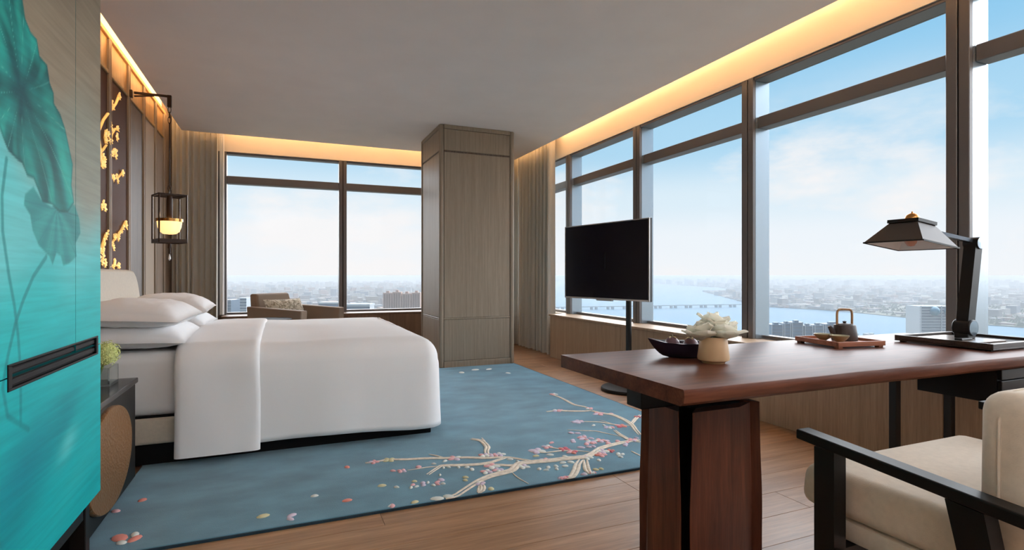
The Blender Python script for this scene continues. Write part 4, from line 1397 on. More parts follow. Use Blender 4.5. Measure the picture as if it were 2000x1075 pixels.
# cage
hw = .105
Rz = Matrix.Rotation(math.radians(24), 4, 'Z')
def cg(p):
    q = Rz @ Vector((p[0], p[1], 0))
    return (lx + q.x, 5.57 + q.y, p[2])
for a, b_ in (((-hw, -hw), (hw, -hw)), ((hw, -hw), (hw, hw)), ((hw, hw), (-hw, hw)), ((-hw, hw), (-hw, -hw))):
    MB().bar(cg((*a, 1.745)), cg((*b_, 1.745)), .012, .014).build('top_bar', mk, la)
    MB().bar(cg((*a, 1.345)), cg((*b_, 1.345)), .014, .034).build('bottom_bar', mk, la)
for a in ((-hw, -hw), (hw, -hw), (hw, hw), (-hw, hw)):
    MB().bar(cg((*a, 1.33)), cg((*a, 1.752)), .012, .012).build('post', mk, la)
MB().bar(cg((-hw, 0, 1.745)), cg((hw, 0, 1.745)), .014, .012).build('cross_bar', mk, la)
MB().bar(cg((-hw, 0, 1.340)), cg((hw, 0, 1.340)), .014, .012).build('cross_bar', mk, la)
MB().lathe([(.02, 1.74), (.024, 1.70), (.024, 1.56), (.018, 1.54)][::-1], (lx, 5.57, 0), 16).build('stem', mk, la, smooth=50)
m, t, b = newmat('lit alabaster')
b.inputs['Base Color'].default_value = (.95, .8, .55, 1)
b.inputs['Emission Color'].default_value = (1, .62, .24, 1)
b.inputs['Emission Strength'].default_value = 1.35
bowl = [(.002, 1.405), (.05, 1.41), (.075, 1.43), (.09, 1.47), (.096, 1.52), (.092, 1.52), (.086, 1.475), (.07, 1.44), (.002, 1.42)]
MB().lathe(bowl, (lx, 5.57, 0), 32, False).build('bowl', m, la, smooth=40)
MB().lathe([(.093, 1.517), (.104, 1.517), (.104, 1.542), (.093, 1.542), (.093, 1.517)], (lx, 5.57, 0), 32, False).build('bowl_ring', M['brass'], la, smooth=30)
MB().lathe([(.004, 1.33), (.012, 1.325), (.014, 1.29), (.009, 1.28), (.009, 1.24), (.004, 1.235)][::-1], (lx, 5.57, 0), 14).build('finial', mk, la, smooth=40)
MB().lathe([(.001, 1.175), (.011, 1.19), (.009, 1.21), (.002, 1.235)], (lx, 5.57, 0), 10).build('crystal_drop', plain('crystal', (.85, .87, .9), .05, spec=1), la)
pl = bpy.data.lights.new('lantern_bulb', 'POINT')
pl.energy = 2.2
pl.color = (1, .62, .3)
pl.shadow_soft_size = .03
plo = bpy.data.objects.new('lantern_bulb', pl)
plo.location = Vector((lx, 5.57, 1.58)) - la.location
plo.parent = la
COL.objects.link(plo)

# ================================================================== rug with embroidered plum branches
rg = thing('rug', 'large blue wool rug with embroidered plum blossom branches', 'rug', (.9, 4.1, 0))
RB(-.70, 2.52, 2.44, 5.90, .0015, .014, r=.006, seg=2).build('pile', M['rug'], rg)
for a in ((-.703, 2.523, 2.434, 2.441, .001, .0115), (2.519, 2.526, 2.441, 5.90, .001, .0115)):
    Bx(*a).build('binding', M['rugedge'], rg)
for P, r_ in BRANCH:
    # smooth the traced line and taper it
    Q = []
    for i in range(len(P) - 1):
        for k in range(3):
            t_ = k / 3
            p0 = P[max(i - 1, 0)]
            p1, p2 = P[i], P[i + 1]
            p3 = P[min(i + 2, len(P) - 1)]
            cr_ = lambda a, b_, c, d: .5 * ((2 * b_) + (-a + c) * t_ + (2 * a - 5 * b_ + 4 * c - d) * t_ * t_ + (-a + 3 * b_ - 3 * c + d) * t_ ** 3)
            Q.append((cr_(p0[0], p1[0], p2[0], p3[0]), cr_(p0[1], p1[1], p2[1], p3[1])))
    Q.append(P[-1])
    Q = [(x, max(y_, 2.452)) for x, y_ in Q]
    rads = [r_ * .62 * (.55 + .75 * min(1, 3 * min(k, len(Q) - 1 - k) / len(Q))) for k in range(len(Q))]
    for sg in ((-1, 1) if r_ > .0085 else (0,)):
        off = r_ * .72 * sg
        R2 = []
        for k in range(len(Q)):
            a, b_ = Vector(Q[max(k - 1, 0)]), Vector(Q[min(k + 1, len(Q) - 1)])
            d = (b_ - a).normalized()
            R2.append((Q[k][0] - d.y * off, Q[k][1] + d.x * off, .0155))
        MB().tube(R2, rads, 6, .55).build('branch', M['cord'], rg, smooth=60)
dome = MB()
pr = [(1, 0), (.93, .35), (.72, .68), (.4, .92), (.01, 1.0)]
dome.lathe(pr, (0, 0, 0), 9, True)
pet = {}
rr = random.Random(33)
def petal(x, y_, r_, k, el=None, rot=None):
    if k not in pet:
        o = dome.build('petal', M['pet_' + k], rg, local=True, smooth=60)
        pet[k] = o.data
    else:
        o = bpy.data.objects.new('petal', pet[k])
        COL.objects.link(o)
        o.parent = rg
    e_ = el or rr.uniform(.55, .8)
    o.scale = (r_ * 1.35, r_ * 1.35 * e_, .0085)
    o.rotation_euler = (0, 0, rr.uniform(0, PI) if rot is None else rot)
    o.location = Vector((x, max(y_, 2.46), .0132)) - rg.location
mixk = dict(p='pplw', l='llwp', s='ssdp', y='yywp', d='dpd', w='w')
for (x, y_, r_, k) in FLOWERS:
    a0 = rr.uniform(0, 6)
    for j in range(4):
        a = a0 + j * PI / 2
        rr_ = min(r_, .05) * .62
        petal(x + rr_ * math.cos(a), y_ + rr_ * math.sin(a), rr_ * .8, rr.choice(mixk[k]), .75, a)
for (x, y_, r_, k) in PETALS:
    petal(x, y_, min(r_, .04), k)
# ================================================================== armchair by the far window
ac = thing('armchair', 'taupe upholstered armchair with angular arms by the far window', 'armchair', (.20, 6.62, 0), math.radians(-40))
# local frame: chair faces +x
def ab(args, name, m=M['chairfab'], r=.02):
    return RB(*args, r=r, seg=3).build(name, m, ac, smooth=40, local=True)
ab((-.33, .30, -.29, .29, .20, .40), 'seat')
mb = MB()
mb.hexa([(-.36, -.34, .18), (-.22, -.34, .18), (-.22, .34, .18), (-.36, .34, .18)], [(-.47, -.27, .84), (-.37, -.26, .84), (-.37, .26, .84), (-.47, .27, .84)])
o = mb.build('backrest', M['chairfab'], ac, local=True)
bv = o.modifiers.new('round', 'BEVEL')
bv.width = .025
bv.segments = 3
for s in (-1, 1):
    mb = MB()
    y0, y1 = (-.385, -.285) if s < 0 else (.285, .385)
    mb.hexa([(-.36, y0, .16), (.29, y0, .16), (.29, y1, .16), (-.36, y1, .16)], [(-.40, y0, .705), (.31, y0, .67), (.31, y1, .67), (-.40, y1, .705)])
    o = mb.build('arm', M['chairfab'], ac, local=True)
    bv = o.modifiers.new('round', 'BEVEL')
    bv.width = .012
    bv.segments = 3
for x in (-.28, .25):
    for y_ in (-.32, .32):
        MB().lathe([(.012, .0), (.02, .165)], (x, y_, .0), 10).build('leg', M['blackwood'], ac, local=True)
cu = pillow('patterned beige cushion leaning in the armchair by the window', (0, 0, 0), .52, .36, .14, 0, 0, 9)
m, t, b = newmat('woven cushion cloth')
c = t.nodes.new('ShaderNodeTexCoord')
v = t.nodes.new('ShaderNodeTexNoise')
v.inputs['Scale'].default_value = 26
v.inputs['Detail'].default_value = 4
v.inputs['Distortion'].default_value = 1.5
t.links.new(c.outputs['Object'], v.inputs['Vector'])
r = t.nodes.new('ShaderNodeValToRGB')
r.color_ramp.elements[0].position, r.color_ramp.elements[0].color = .42, (*srgb(150, 136, 112), 1)
r.color_ramp.elements[1].position, r.color_ramp.elements[1].color = .56, (*srgb(222, 212, 192), 1)
t.links.new(v.outputs['Fac'], r.inputs[0])
t.links.new(r.outputs[0], b.inputs['Base Color'])
b.inputs['Roughness'].default_value = .85
cu.data.materials.clear()
cu.data.materials.append(m)
cu.name = 'cushion'
cu['category'] = 'cushion'
del cu['group']
ca, sa = math.cos(math.radians(-40)), math.sin(math.radians(-40))
lp = (-.17, -.02)
cu.location = (.20 + ca * lp[0] - sa * lp[1], 6.62 + sa * lp[0] + ca * lp[1], .615)
cu.rotation_euler = (0, math.radians(-68), math.radians(-46))
cu.rotation_euler = (Matrix.Rotation(math.radians(-48), 3, 'Z') @ Matrix.Rotation(math.radians(68), 3, 'Y')).to_euler()

# small round side table
st = thing('side_table', 'small round black side table beside the armchair behind the bed', 'side table', (-.12, 6.06, 0))
MB().lathe([(.001, .588), (.213, .588), (.22, .593), (.22, .601), (.213, .605), (.001, .605)], (-.12, 6.06, 0), 40, False).build('top', M['blackmatt'], st, smooth=30)
MB().lathe([(.02, .02), (.02, .588)], (-.12, 6.06, 0), 16).build('pole', M['blackmetal'], st, smooth=40)
MB().lathe([(.14, .0), (.14, .012), (.02, .022)], (-.12, 6.06, 0), 32).build('base', M['blackmetal'], st, smooth=40)

# ================================================================== television on a floor stand
bx, by = 2.915, 4.165
tv = thing('television', 'flat television on a tall black pole stand before the side windows', 'television', (bx, by, 0))
MB().lathe([(.245, .0), (.25, .004), (.25, .024), (.244, .03), (.03, .031)], (bx, by, 0), 48).build('base', M['blackmetal'], tv, smooth=30)
MB().tube([(bx, by, .03), (bx, by, 1.25)], .026, 16).build('pole', M['blackmetal'], tv, smooth=40)
A, B_ = Vector((2.64, 4.87)), Vector((2.855, 3.78))
d = (B_ - A).normalized()
nrm = Vector((d.y, -d.x))
if nrm.x > 0:
    nrm = -nrm           # screen looks to the bed
zt, zb = 1.05 + .485, 1.05 - .228
def tvb(a0, a1, n0, n1, z0, z1, name, m, r=.003):
    mid = (A + B_) / 2
    Tm = Matrix.Translation((mid.x, mid.y, 0)) @ Matrix(((d.x, nrm.x, 0, 0), (d.y, nrm.y, 0, 0), (0, 0, 1, 0), (0, 0, 0, 1)))
    return MB().rbox(a0, a1, n0, n1, z0, z1, r=r, seg=1, M=Tm).build(name, m, tv)
hl = (B_ - A).length / 2
tvb(-hl, hl, -.035, -.006, zb, zt, 'back_case', M['tvback'])
tvb(-hl + .012, hl - .012, -.006, .001, zb + .016, zt - .010, 'screen', M['screen'], .0005)
for a in ((-hl, hl, -.008, .004, zt - .009, zt), (-hl, hl, -.008, .004, zb, zb + .015), (-hl, -hl + .01, -.008, .004, zb + .015, zt - .009), (hl - .01, hl, -.008, .004, zb + .015, zt - .009)):
    tvb(*a, 'bezel', M['silver'], .0015)
tvb(-.10, .10, -.03, .0, zb - .012, zb, 'sensor_bar', M['silver'], .002)
mid = (A + B_) / 2
br0 = mid.lerp(Vector((bx, by)), .2)
MB().bar((mid.x - nrm.x * .03, mid.y - nrm.y * .03, 1.18), (bx, by, 1.18), .08, .16).build('bracket', M['blackmetal'], tv)

# ================================================================== desk: live-edge walnut slab on a flared pedestal
DT, DB = .735, .687
dk = thing('desk', 'live-edge walnut desk on a flared slab pedestal', 'desk', (1.9, 1.54, 0))
P = []
rr = random.Random(2)
nE = 60
for k in range(nE + 1):
    x = 1.015 + (3.12 - 1.015) * k / nE
    y_ = 1.19 + .010 * noise.noise(Vector((x * 1.8, 0, 1))) + .003 * noise.noise(Vector((x * 6, 0, 2))) - .03 * max(0, (x - 1.6) / 1.5) ** 1.5
    if k == 0:
        y_ = 1.19
    P.append((x, y_))
P2 = []
for k in range(nE + 1):
    x = 3.12 - (3.12 - 1.015) * k / nE
    P2.append((x, 1.905 + .004 * noise.noise(Vector((x * 3, 5, 1)))))
ring = P + P2
n = len(ring)
mb = MB()
def inset(q, i_, under):
    out = []
    for k, (x, y_) in enumerate(ring):
        if k <= nE:
            wob = .0015 * noise.noise(Vector((x * 6, q * 50, 3)))
            out.append((x, y_ + under + wob * (1 if under else 0), q))
        else:
            out.append((x, y_, q))
    return out
for q, un in ((DB, .016), (DB + .010, .004), (DB + .028, .0), (DT - .006, .002), (DT - .0015, .004), (DT, .007)):
    mb.v += inset(q, 0, un)
for i in range(5):
    for k in range(n):
        mb.f.append((i * n + k, i * n + (k + 1) % n, (i + 1) * n + (k + 1) % n, (i + 1) * n + k))
# caps as strips between the two long edges
for lvl in (0, 5):
    for k in range(nE):
        a, b_, c, e_ = lvl * n + k, lvl * n + k + 1, lvl * n + n - 2 - k, lvl * n + n - 1 - k
        mb.f.append((a, b_, c, e_))
mb.build('desktop', M['walnut'], dk, smooth=35)
RB(1.10, 3.05, 1.50, 1.585, .602, .686, r=.003, seg=1).build('beam', M['blackwood'], dk)
def slab(name, axis, face, a0, a1, zt_, flare, thick, m=M['walnutv']):
    """tapering slab: face plane at axis value, spanning a0..a1 on the other axis, wider at the floor"""
    mb = MB()
    lv = 14
    rows = []
    for i in range(lv + 1):
        t_ = i / lv
        z = zt_ * t_
        fl_ = flare * (1 - t_) + .005 * math.exp(-((z - .27) / .13) ** 2)
        lo, hi = a0 - fl_, a1 + fl_
        bev = .04
        f0 = face
        f1 = face + thick
        sg = 1 if thick > 0 else -1
        ex = .09 if axis == 'y' else .035 + .03 * (1 - t_)
        prof = [(lo, f0 + sg * .002), (lo + .002, f0), (hi, f0), (hi + ex, f0 + sg * .040), (hi + ex * .8, f1), (lo + .058, f1)]
        rows.append([(q, p, z) if axis == 'y' else (p, q, z) for q, p in prof])
    nn = 6
    for rw in rows:
        mb.v += rw
    for i in range(lv):
        for k in range(nn):
            mb.f.append((i * nn + k, i * nn + (k + 1) % nn, (i + 1) * nn + (k + 1) % nn, (i + 1) * nn + k))
    mb.f += [tuple(range(nn)), tuple(lv * nn + k for k in range(nn))]
    return mb.build(name, m, dk, smooth=25)
slab('pedestal_slab', 'y', 1.405, 1.232, 1.432, .601, .010, .05)
slab('pedestal_slab', 'y', 1.68, 1.232, 1.432, .601, .010, -.05)
slab('pedestal_slab', 'x', 1.20, 1.437, 1.59, .601, .012, .05)
slab('pedestal_slab', 'x', 1.56, 1.437, 1.59, .601, .012, -.05)
Bx(1.268, 1.50, 1.473, 1.62, 0, .601).build('pedestal_core', M['blackmatt'], dk)
# drawer box under the right end and the two thin legs beside it
dbx = Bx(2.55, 3.08, 1.215, 1.50, .55, .686).build('drawer_box', M['blackwood'], dk)
for z0, z1 in ((.553, .594), (.598, .639), (.643, .684)):
    RB(2.556, 3.075, 1.20, 1.2145, z0, z1, r=.002, seg=1).build('drawer_front', M['blackwood'], dbx)
for (x, y_) in ((2.60, 1.62), (3.025, 1.625), (3.03, 1.24)):
    RB(x, x + .034, y_, y_ + .034, 0, .601 if y_ > 1.5 else .549, r=.002, seg=1).build('leg', M['blackmetal'], dk)
RB(2.6, 3.06, 1.585, 1.65, .602, .686, r=.002, seg=1).build('leg_rail', M['blackmetal'], dk)

# ---- boat shaped bowl
bw = thing('boat_bowl', 'dark boat-shaped bowl holding mangosteens on the desk', 'bowl', (1.42, 1.665, DT))
m_b = plain('aubergine glaze', srgb(38, 30, 48), .3, coat=.3)
def boat(u, v, inner):
    """u round the rim, v from the keel up"""
    a = 2 * PI * u
    lx_, wy = .138, .062
    c, s = math.cos(a), math.sin(a)
    ex = abs(c) ** 1.0 * (1 if c >= 0 else -1)
    ey = (1 - abs(c) ** 1.7) * (1 if s >= 0 else -1)
    k = .42 + .58 * v ** .6
    off = .004 if inner else 0
    kk = k - (off / .05 if inner else 0)
    z = .058 * v ** 1.25 + .014 * abs(c) ** 3 * v + (off if v < .1 else 0)
    return (ex * lx_ * kk, ey * wy * kk, z)
mb = MB()
nu, nv = 40, 8
for inner in (False, True):
    g = MB().grid(lambda u, v: boat(u, v, inner), nu, nv)
    mb.add(g.v, g.f)
w_ = nu + 1
n0 = w_ * (nv + 1)
for i in range(nu):
    mb.f.append((nv * w_ + i, nv * w_ + i + 1, n0 + nv * w_ + i + 1, n0 + nv * w_ + i))
mb.f.append(tuple(range(nu)))
mb.f.append(tuple(n0 + i for i in range(nu)))
rot = Matrix.Rotation(math.radians(-30), 4, 'Z')
mb.v = [tuple(rot @ Vector(q)) for q in mb.v]
mb.build('shell', m_b, bw, smooth=50, local=True)
def fruit(dx, dz, dy, lb, a):
    p = rot @ Vector((dx, dy, 0))
    t_ = thing('mangosteen', lb, 'fruit', (bw.location.x + p.x, bw.location.y + p.y, DT + dz), a, 'mangosteens in the boat bowl')
    R = .028
    MB().lathe([(R * math.sin(PI * k / 10) + .0004, R - R * math.cos(PI * k / 10)) for k in range(11)], (0, 0, 0), 16, False).build('skin', plain('mangosteen skin', srgb(112, 82, 92), .35), t_, smooth=0, local=True)
    for k in range(4):
        aa = k * PI / 2
        q = MB()
        q.add([(.004, 0, .0565), (.012 * math.cos(aa + .6), .012 * math.sin(aa + .6), .057), (.019 * math.cos(aa), .021 * math.sin(aa), .0505), (.012 * math.cos(aa - .6), .012 * math.sin(aa - .6), .057), (0, 0, .053)],
              [(0, 1, 2), (0, 2, 3), (4, 2, 1), (4, 3, 2), (0, 4, 1), (0, 3, 4)])
        q.build('calyx', plain('calyx', srgb(206, 196, 160), .6), t_, local=True)
    MB().lathe([(.004, .053), (.0035, .064)], (0, 0, 0), 8).build('stem', plain('stem brown', srgb(110, 96, 70), .6), t_, local=True)
fruit(-.046, .022, .0, 'mangosteen with pale calyx at the open end of the boat bowl', .4)
fruit(.022, .020, -.004, 'mangosteen beside the tan vase in the boat bowl', 1.2)

# ---- tan vase with a big white bloom
va = thing('flower_vase', 'tan ceramic vase with large white lotus blooms on the desk', 'vase', (1.428, 1.522, DT))
vm = plain('tan ceramic', srgb(196, 164, 126), .5, nscale=30, namt=.04)
pr = [(.001, .004), (.038, .0), (.042, .006), (.054, .012), (.0555, .02), (.050, .06), (.047, .092), (.046, .094), (.0425, .092), (.045, .06), (.046, .03), (.001, .02)]
MB().lathe(pr, (0, 0, 0), 40, False).build('body', vm, va, smooth=35, local=True)
pm = plain('white petal', srgb(254, 253, 246), .55, spec=.3)
_t = pm.node_tree
_tl = _t.nodes.new('ShaderNodeBsdfTranslucent')
_tl.inputs[0].default_value = (*srgb(253, 253, 246), 1)
_mx = _t.nodes.new('ShaderNodeMixShader')
_mx.inputs[0].default_value = .5
_t.links.new(_t.nodes['Principled BSDF'].outputs[0], _mx.inputs[1])
_t.links.new(_tl.outputs[0], _mx.inputs[2])
_t.links.new(_mx.outputs[0], _t.nodes['Material Output'].inputs['Surface'])
py_ = plain('yellow green petal base', srgb(226, 220, 110), .55)
def petal3(parent, base, az, ln, wd, lift, curl, m, seed):
    q = random.Random(seed)
    mb = MB()
    nl, nw = 10, 8
    ca_, sa_ = math.cos(az), math.sin(az)
    vs_ = []
    for side in (0, 1):
        for i in range(nl + 1):
            t_ = i / nl
            ang = lift - curl * t_
            # integrate the midrib
            rx = rz = 0
            for k in range(i):
                a_ = lift - curl * (k / nl)
                rx += math.cos(a_) * ln / nl
                rz += math.sin(a_) * ln / nl
            w0 = wd * (math.sin(PI * min(1, .10 + t_ * .90)) ** .8 if t_ < 1 else .02) * (1.0 if t_ < .75 else 1 - .55 * ((t_ - .75) / .25) ** 2)
            for j in range(nw + 1):
                s_ = 2 * j / nw - 1
                cup = .30 * wd * s_ * s_ * (1 - .6 * t_)
                ruff = .004 * math.sin(6 * t_ + 3 * s_ + seed) * abs(s_)
                x_, y2, z_ = rx - math.sin(ang) * (cup + ruff), s_ * w0, rz + math.cos(ang) * (cup + ruff)
                if side:
                    x_ += math.sin(ang) * .0012
                    z_ -= math.cos(ang) * .0012
                vs_.append((base[0] + ca_ * x_ - sa_ * y2, base[1] + sa_ * x_ + ca_ * y2, base[2] + z_))
    w_ = nw + 1
    n0 = w_ * (nl + 1)
    fs_ = [(i * w_ + j, i * w_ + j + 1, (i + 1) * w_ + j + 1, (i + 1) * w_ + j) for i in range(nl) for j in range(nw)]
    fs_ += [tuple(n0 + k for k in f_[::-1]) for f_ in fs_]
    for i in range(nl):
        for j in (0, nw):
            fs_.append((i * w_ + j, (i + 1) * w_ + j, n0 + (i + 1) * w_ + j, n0 + i * w_ + j))
    for j in range(nw):
        for i in (0, nl):
            fs_.append((i * w_ + j, i * w_ + j + 1, n0 + i * w_ + j + 1, n0 + i * w_ + j))
    mb.add(vs_, fs_)
    return mb.build('petal', m, parent, smooth=60, local=True)
# camera-facing sideways direction of the bouquet in plan
SX, SY = .921, -.389
blooms = [(-.04, .0, .078, 0), (.030, -.012, .079, 1), (.012, .022, .106, 2)]
sd = 0
for (sx_, fy, z_, kx) in blooms:
    bxx, byy = SX * sx_ + .389 * fy, SY * sx_ + .921 * fy
    bo = MB().lathe([(.001, .012), (.012, .016), (.014, .03), (.004, .045)], (bxx, byy, z_ - .012), 12, True).build('bloom', py_, va, smooth=50, local=True)
    for ringk, (cnt, ln, wd, lift, curl) in enumerate(((6, .092, .044, .55, .25), (5, .088, .042, .95, .25), (4, .076, .034, 1.3, .1))):
        for k in range(cnt):
            sd += 1
            az = 2 * PI * k / cnt + ringk * .6 + kx * .9
            q = random.Random(sd)
            petal3(bo, (bxx, byy, z_ + .002 * ringk), az, ln * q.uniform(.85, 1.1), wd * q.uniform(.9, 1.15), lift * q.uniform(.85, 1.1), curl * q.uniform(.6, 1.5), pm, sd)
MB().lathe([(.044, .080), (.043, .088), (.02, .096), (.002, .098)], (0, 0, 0), 20, True).build('foliage', plain('leaf green', srgb(150, 160, 70), .6), va, smooth=50, local=True)

# ---- wooden tray, teapot, cups
TA = math.radians(-9)
tr = thing('tea_tray', 'small reddish wooden tray carrying the teapot and cups', 'tray', (2.325, 1.70, DT), TA)
tw = wood('cherry wood', srgb(176, 112, 80), srgb(142, 84, 58), 'x', rough=.4, grain=40)
def tb(a, name, p=tr, m=tw):
    return RB(*a, r=.0015, seg=1).build(name, m, p, local=True)
hx, hy = .125, .125
tb((-hx + .008, hx - .008, -hy + .008, hy - .008, .010, .016), 'bottom')
tb((-hx, hx, -hy, -hy + .008, .007, .028), 'rim')
tb((-hx, hx, hy - .008, hy, .007, .028), 'rim')
tb((-hx, -hx + .008, -hy + .008, hy - .008, .007, .028), 'rim')
tb((hx - .008, hx, -hy + .008, hy - .008, .007, .028), 'rim')
for x in (-hx + .006, hx - .03):
    for y_ in (-hy + .006, hy - .03):
        tb((x, x + .024, y_, y_ + .024, 0, .0099), 'foot')
tp = thing('teapot', 'small dark iron teapot with a bentwood handle on the tray', 'teapot', (2.385, 1.715, DT + .016), 0)
im = plain('dark iron', srgb(62, 50, 46), .5, bump=.2, bscale=200)
MB().lathe([(.0005, .001), (.052, .0), (.0535, .004), (.050, .035), (.0455, .066), (.043, .070), (.018, .073), (.0005, .0735)], (0, 0, 0), 32, False).build('body', im, tp, smooth=35, local=True)
MB().lathe([(.034, .0712), (.033, .075), (.01, .078), (.006, .08), (.009, .086), (.0005, .089)], (0, 0, 0), 24).build('lid', im, tp, smooth=35, local=True)
# spout to the camera's left
sx_, sy_ = -SX, -SY
MB().tube([(sx_ * .040, sy_ * .040, .022), (sx_ * .056, sy_ * .056, .040), (sx_ * .070, sy_ * .070, .064)], [.017, .012, .0075], 10).build('spout', im, tp, smooth=50, local=True)
hp = []
for k in range(17):
    a = PI * k / 16
    w_ = .034 * (1 + .12 * math.sin(a))
    c = math.cos(a)
    ex = (abs(c) ** .35) * (1 if c >= 0 else -1)
    hp.append((SX * w_ * -ex, SY * w_ * -ex, .066 + .075 * min(1, math.sin(a) ** .45) if 0 < k < 16 else .062))
hw_ = wood('pale bentwood', srgb(196, 156, 112), srgb(168, 126, 84), 'z', rough=.45)
mbh = MB()
mbh.tube(hp, .0052, 8, 1.0)
mbh.build('handle', hw_, tp, smooth=50, local=True)
cm = plain('celadon cup', srgb(196, 194, 166), .3)
cmo = plain('brown cup outside', srgb(150, 130, 96), .45)
for (x, y_, lb) in ((2.262, 1.728, 'shallow tea cup at the left of the tray'), (2.27, 1.655, 'shallow tea cup at the near edge of the tray in front of the teapot')):
    cpt = thing('tea_cup', lb, 'cup', (x, y_, DT + .016), 0, 'tea cups on the tray')
    MB().lathe([(.0005, .0), (.015, .0), (.015, .006), (.026, .014), (.037, .027), (.0385, .032), (.036, .032)], (0, 0, 0), 28, False).build('outside', cmo, cpt, smooth=35, local=True)
    MB().lathe([(.036, .032), (.0385, .0325), (.035, .028), (.024, .016), (.0005, .010)], (0, 0, 0), 28, False).build('glaze', cm, cpt, smooth=35, local=True)

# ---- desk lamp on its tray base
dl = thing('desk_lamp', 'black swing-arm desk lamp with square shade on a slotted tray base', 'lamp', (2.85, 1.47, DT))
bm_ = wood('dark lamp base', srgb(70, 60, 54), srgb(46, 38, 34), 'x', rough=.35)
ba = RB(2.675, 3.10, 1.285, 1.675, DT + .006, DT + .012, r=.001, seg=1).build('base', bm_, dl)
z0, z1 = DT + .012, DT + .032
for a in ((2.675, 3.10, 1.285, 1.305), (2.675, 3.10, 1.655, 1.675), (2.675, 2.69, 1.305, 1.655), (3.085, 3.10, 1.305, 1.655)):
    RB(*a, z0 - .006 + .0062, z1, r=.0015, seg=1).build('rim', bm_, ba)
pale = plain('satin lamp base deck', srgb(120, 110, 104), .25)
RB(2.69, 2.93, 1.36, 1.60, z0 + .0002, z1 - .003, r=.001, seg=1).build('deck', pale, ba)
RB(2.72, 2.80, 1.42, 1.45, z1 - .003, z1 + .006, r=.002, seg=1).build('switch', M['blackmetal'], ba)
Bx(2.945, 3.08, 1.33, 1.63, z0, z1 - .012).build('slot', M['blackmatt'], ba)
for x, y_ in ((2.69, 1.30), (3.06, 1.30), (2.69, 1.64), (3.06, 1.64)):
    Bx(x, x + .02, y_, y_ + .02, DT, DT + .006).build('foot', M['blackmatt'], ba)
fx, fy = 2.853, 1.478
RB(fx - .03, fx + .03, fy - .028, fy + .028, z1 - .003, z1 + .02, r=.004, seg=2).build('foot_block', M['blackmetal'], dl)
Rx = Matrix.Rotation(PI / 2, 3, 'X')
kz = DT + .077
MB().lathe([(.0005, -.036), (.034, -.036), (.037, -.032), (.037, .032), (.034, .036), (.0005, .036)], (fx, fy, kz), 28, True, Rx).build('pivot', M['blackmetal'], dl, smooth=35)
MB().lathe([(.0005, -.004), (.031, -.004), (.033, -.001), (.0005, .0)], (fx, fy - .037, kz), 28, True, Rx).build('pivot_cap', plain('polished blue steel', srgb(150, 164, 176), .18, metal=.9), dl, smooth=35)
ax, ay, az = fx + .065, fy, 1.05 + .145
MB().bar((fx, fy, kz), (ax, ay, az), .048, .052, up=(1, 0, 0)).build('lower_arm', M['blackmetal'], dl)
MB().lathe([(.0005, -.030), (.026, -.030), (.028, -.026), (.028, .026), (.026, .030), (.0005, .030)], (ax, ay, az), 24, True, Rx).build('elbow', M['blackmetal'], dl, smooth=35)
MB().lathe([(.0005, -.004), (.024, -.004), (.026, -.001), (.0005, .0)], (ax, ay - .031, az), 24, True, Rx).build('elbow_cap', plain('polished steel', srgb(150, 164, 176), .18, metal=.9), dl, smooth=35)
scx, scy, scz = 2.50, 1.50, 1.178
MB().bar((ax, ay, az + .008), (scx + .05, scy, scz + .075), .026, .016).build('upper_arm', plain('satin dark steel', srgb(90, 98, 108), .25, metal=.7), dl)
# shade: square pyramid frustum tipped 7 degrees
Tm = Matrix.Translation((scx, scy, scz)) @ Matrix.Rotation(math.radians(7), 4, 'Y')
sh = thing('shade', None, None, (0, 0, 0))
sh.parent = dl
sh.location = (0, 0, 0)
ro, rt, hh = .122, .058, .092
def fr(rb, rt_, z0_, z1_):
    return [(Tm @ Vector((a * rb, b_ * rb, z0_))) for a, b_ in ((-1, -1), (1, -1), (1, 1), (-1, 1))], [(Tm @ Vector((a * rt_, b_ * rt_, z1_))) for a, b_ in ((-1, -1), (1, -1), (1, 1), (-1, 1))]
sm_o = plain('bronze mesh shade', srgb(66, 58, 54), .45, metal=.3)
sm_i = plain('white shade lining', (.9, .92, .95), .6)
bo_, to_ = fr(ro, rt, 0, hh)
bi_, ti_ = fr(ro - .003, rt - .003, 0, hh - .001)
for k in range(4):
    j = (k + 1) % 4
    qo = [bo_[k], bo_[j], to_[j], to_[k]]
    qi = [bi_[k], bi_[j], ti_[j], ti_[k]]
    mid_ = [(a + b_) / 2 for a, b_ in zip(qo, qi)]
    MB().add(qo + mid_, [(0, 1, 2, 3), (7, 6, 5, 4), (0, 4, 5, 1), (1, 5, 6, 2), (2, 6, 7, 3), (3, 7, 4, 0)]).build('shade_panel', sm_o, sh)
    MB().add(mid_ + qi, [(0, 1, 2, 3), (7, 6, 5, 4), (0, 4, 5, 1), (1, 5, 6, 2), (2, 6, 7, 3), (3, 7, 4, 0)]).build('lining', sm_i, sh)
    MB().bar(bo_[k], bo_[j], .006, .006).build('rim', M['blackmetal'], sh)
b2, t2 = fr(rt + .006, rt + .006, hh, hh + .014)
MB().hexa(b2, t2).build('top_plate', M['blackmetal'], dl)
b3, t3 = fr(rt - .004, rt - .004, hh - .004, hh - .001)
cb = Tm @ Vector((0, 0, hh + .026))
MB().lathe([(.0005, -.012), (.026, -.012), (.028, .0), (.022, .014), (.010, .022), (.004, .024), (.003, .03), (.0005, .031)], cb, 24, False).build('cap', M['brass'], dl, smooth=40)
cb = Tm @ Vector((0, 0, .042))
MB().lathe([(.0005, -.046), (.012, -.044), (.021, -.032), (.024, -.018), (.020, .0), (.012, .014), (.012, .034)], cb, 20, False).build('bulb', plain('amber bulb', srgb(214, 160, 140), .25), dl, smooth=0)

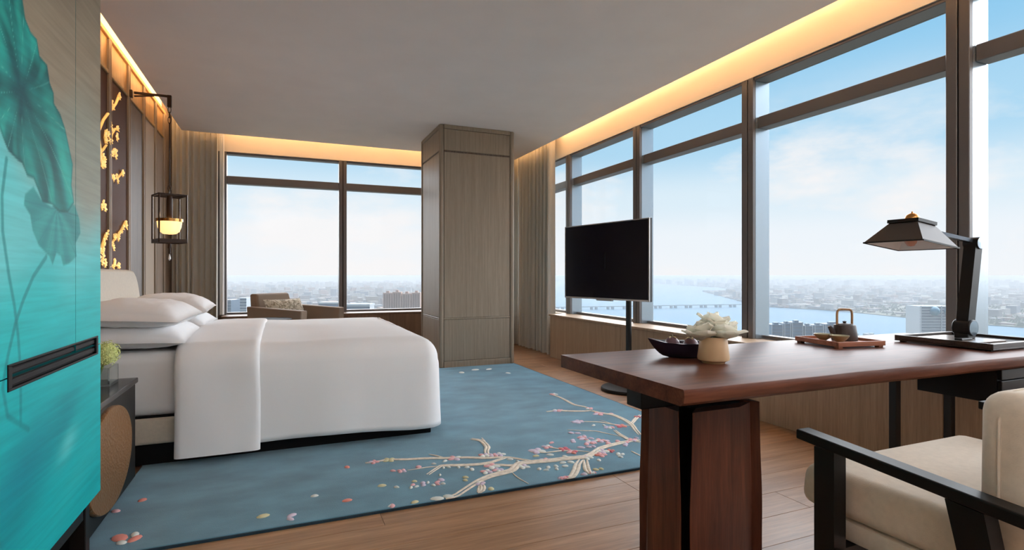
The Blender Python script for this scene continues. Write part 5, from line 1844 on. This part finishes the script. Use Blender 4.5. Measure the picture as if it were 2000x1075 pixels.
# ================================================================== desk chair
ch = thing('desk_chair', 'cream upholstered desk chair with black wooden arms at the desk', 'chair', (1.73, .83, 0))
CH0, CH1 = 1.287, 2.175         # outer faces of the arms
def leanbox(x0, x1, yb0, yb1, yt0, yt1, z0, z1, name, m, r=.03, seg=4):
    mb = MB().hexa([(x0, yb0, z0), (x1, yb0, z0), (x1, yb1, z0), (x0, yb1, z0)], [(x0, yt0, z1), (x1, yt0, z1), (x1, yt1, z1), (x0, yt1, z1)])
    o = mb.build(name, m, ch)
    bv = o.modifiers.new('round', 'BEVEL')
    bv.width = r
    bv.segments = seg
    o.data.shade_smooth()
    return o
leanbox(1.362, 2.10, .63, 1.125, .63, 1.11, .402, .522, 'seat_cushion', M['creamfab'], .038, 5)
RB(1.375, 2.088, .60, 1.06, .345, .401, r=.012, seg=2).build('seat_base', M['creamfab'], ch, smooth=40)
leanbox(1.357, 2.105, .575, .692, .565, .687, .43, .808, 'backrest', M['creamfab'], .045, 6)
MB().tube([(1.3555, .645, .50), (1.3555, .643, .60), (1.3555, .641, .750), (1.371, .640, .788), (1.404, .639, .807), (1.66, .638, .810), (2.05, .638, .807)], .003, 6).build('piping', M['creamfab'], ch, smooth=60)
for x0 in (CH0, CH1 - .048):
    o = MB().hexa([(x0, .46, .560), (x0 + .048, .46, .560), (x0 + .048, 1.065, .606), (x0, 1.065, .606)], [(x0, .46, .588), (x0 + .048, .46, .588), (x0 + .048, 1.065, .632), (x0, 1.065, .632)]).build('arm', M['blackwood'], ch)
    bv = o.modifiers.new('round', 'BEVEL')
    bv.width = .004
    bv.segments = 2
    Bx(x0 + .002, x0 + .046, .955, 1.011, 0, .600).build('front_leg', M['blackwood'], ch)
    MB().hexa([(x0 + .002, .525, 0), (x0 + .046, .525, 0), (x0 + .046, .575, 0), (x0 + .002, .575, 0)], [(x0 + .002, .635, .572), (x0 + .046, .635, .572), (x0 + .046, .705, .578), (x0 + .002, .705, .578)]).build('rear_leg', M['blackwood'], ch)
    Bx(x0 + .008, x0 + .040, .62, .955, .295, .344).build('side_rail', M['blackwood'], ch)
Bx(CH0 + .046, CH1 - .046, .962, .997, .298, .344).build('front_rail', M['blackwood'], ch)
Bx(CH0 + .046, CH1 - .046, .635, .665, .298, .344).build('rear_rail', M['blackwood'], ch)
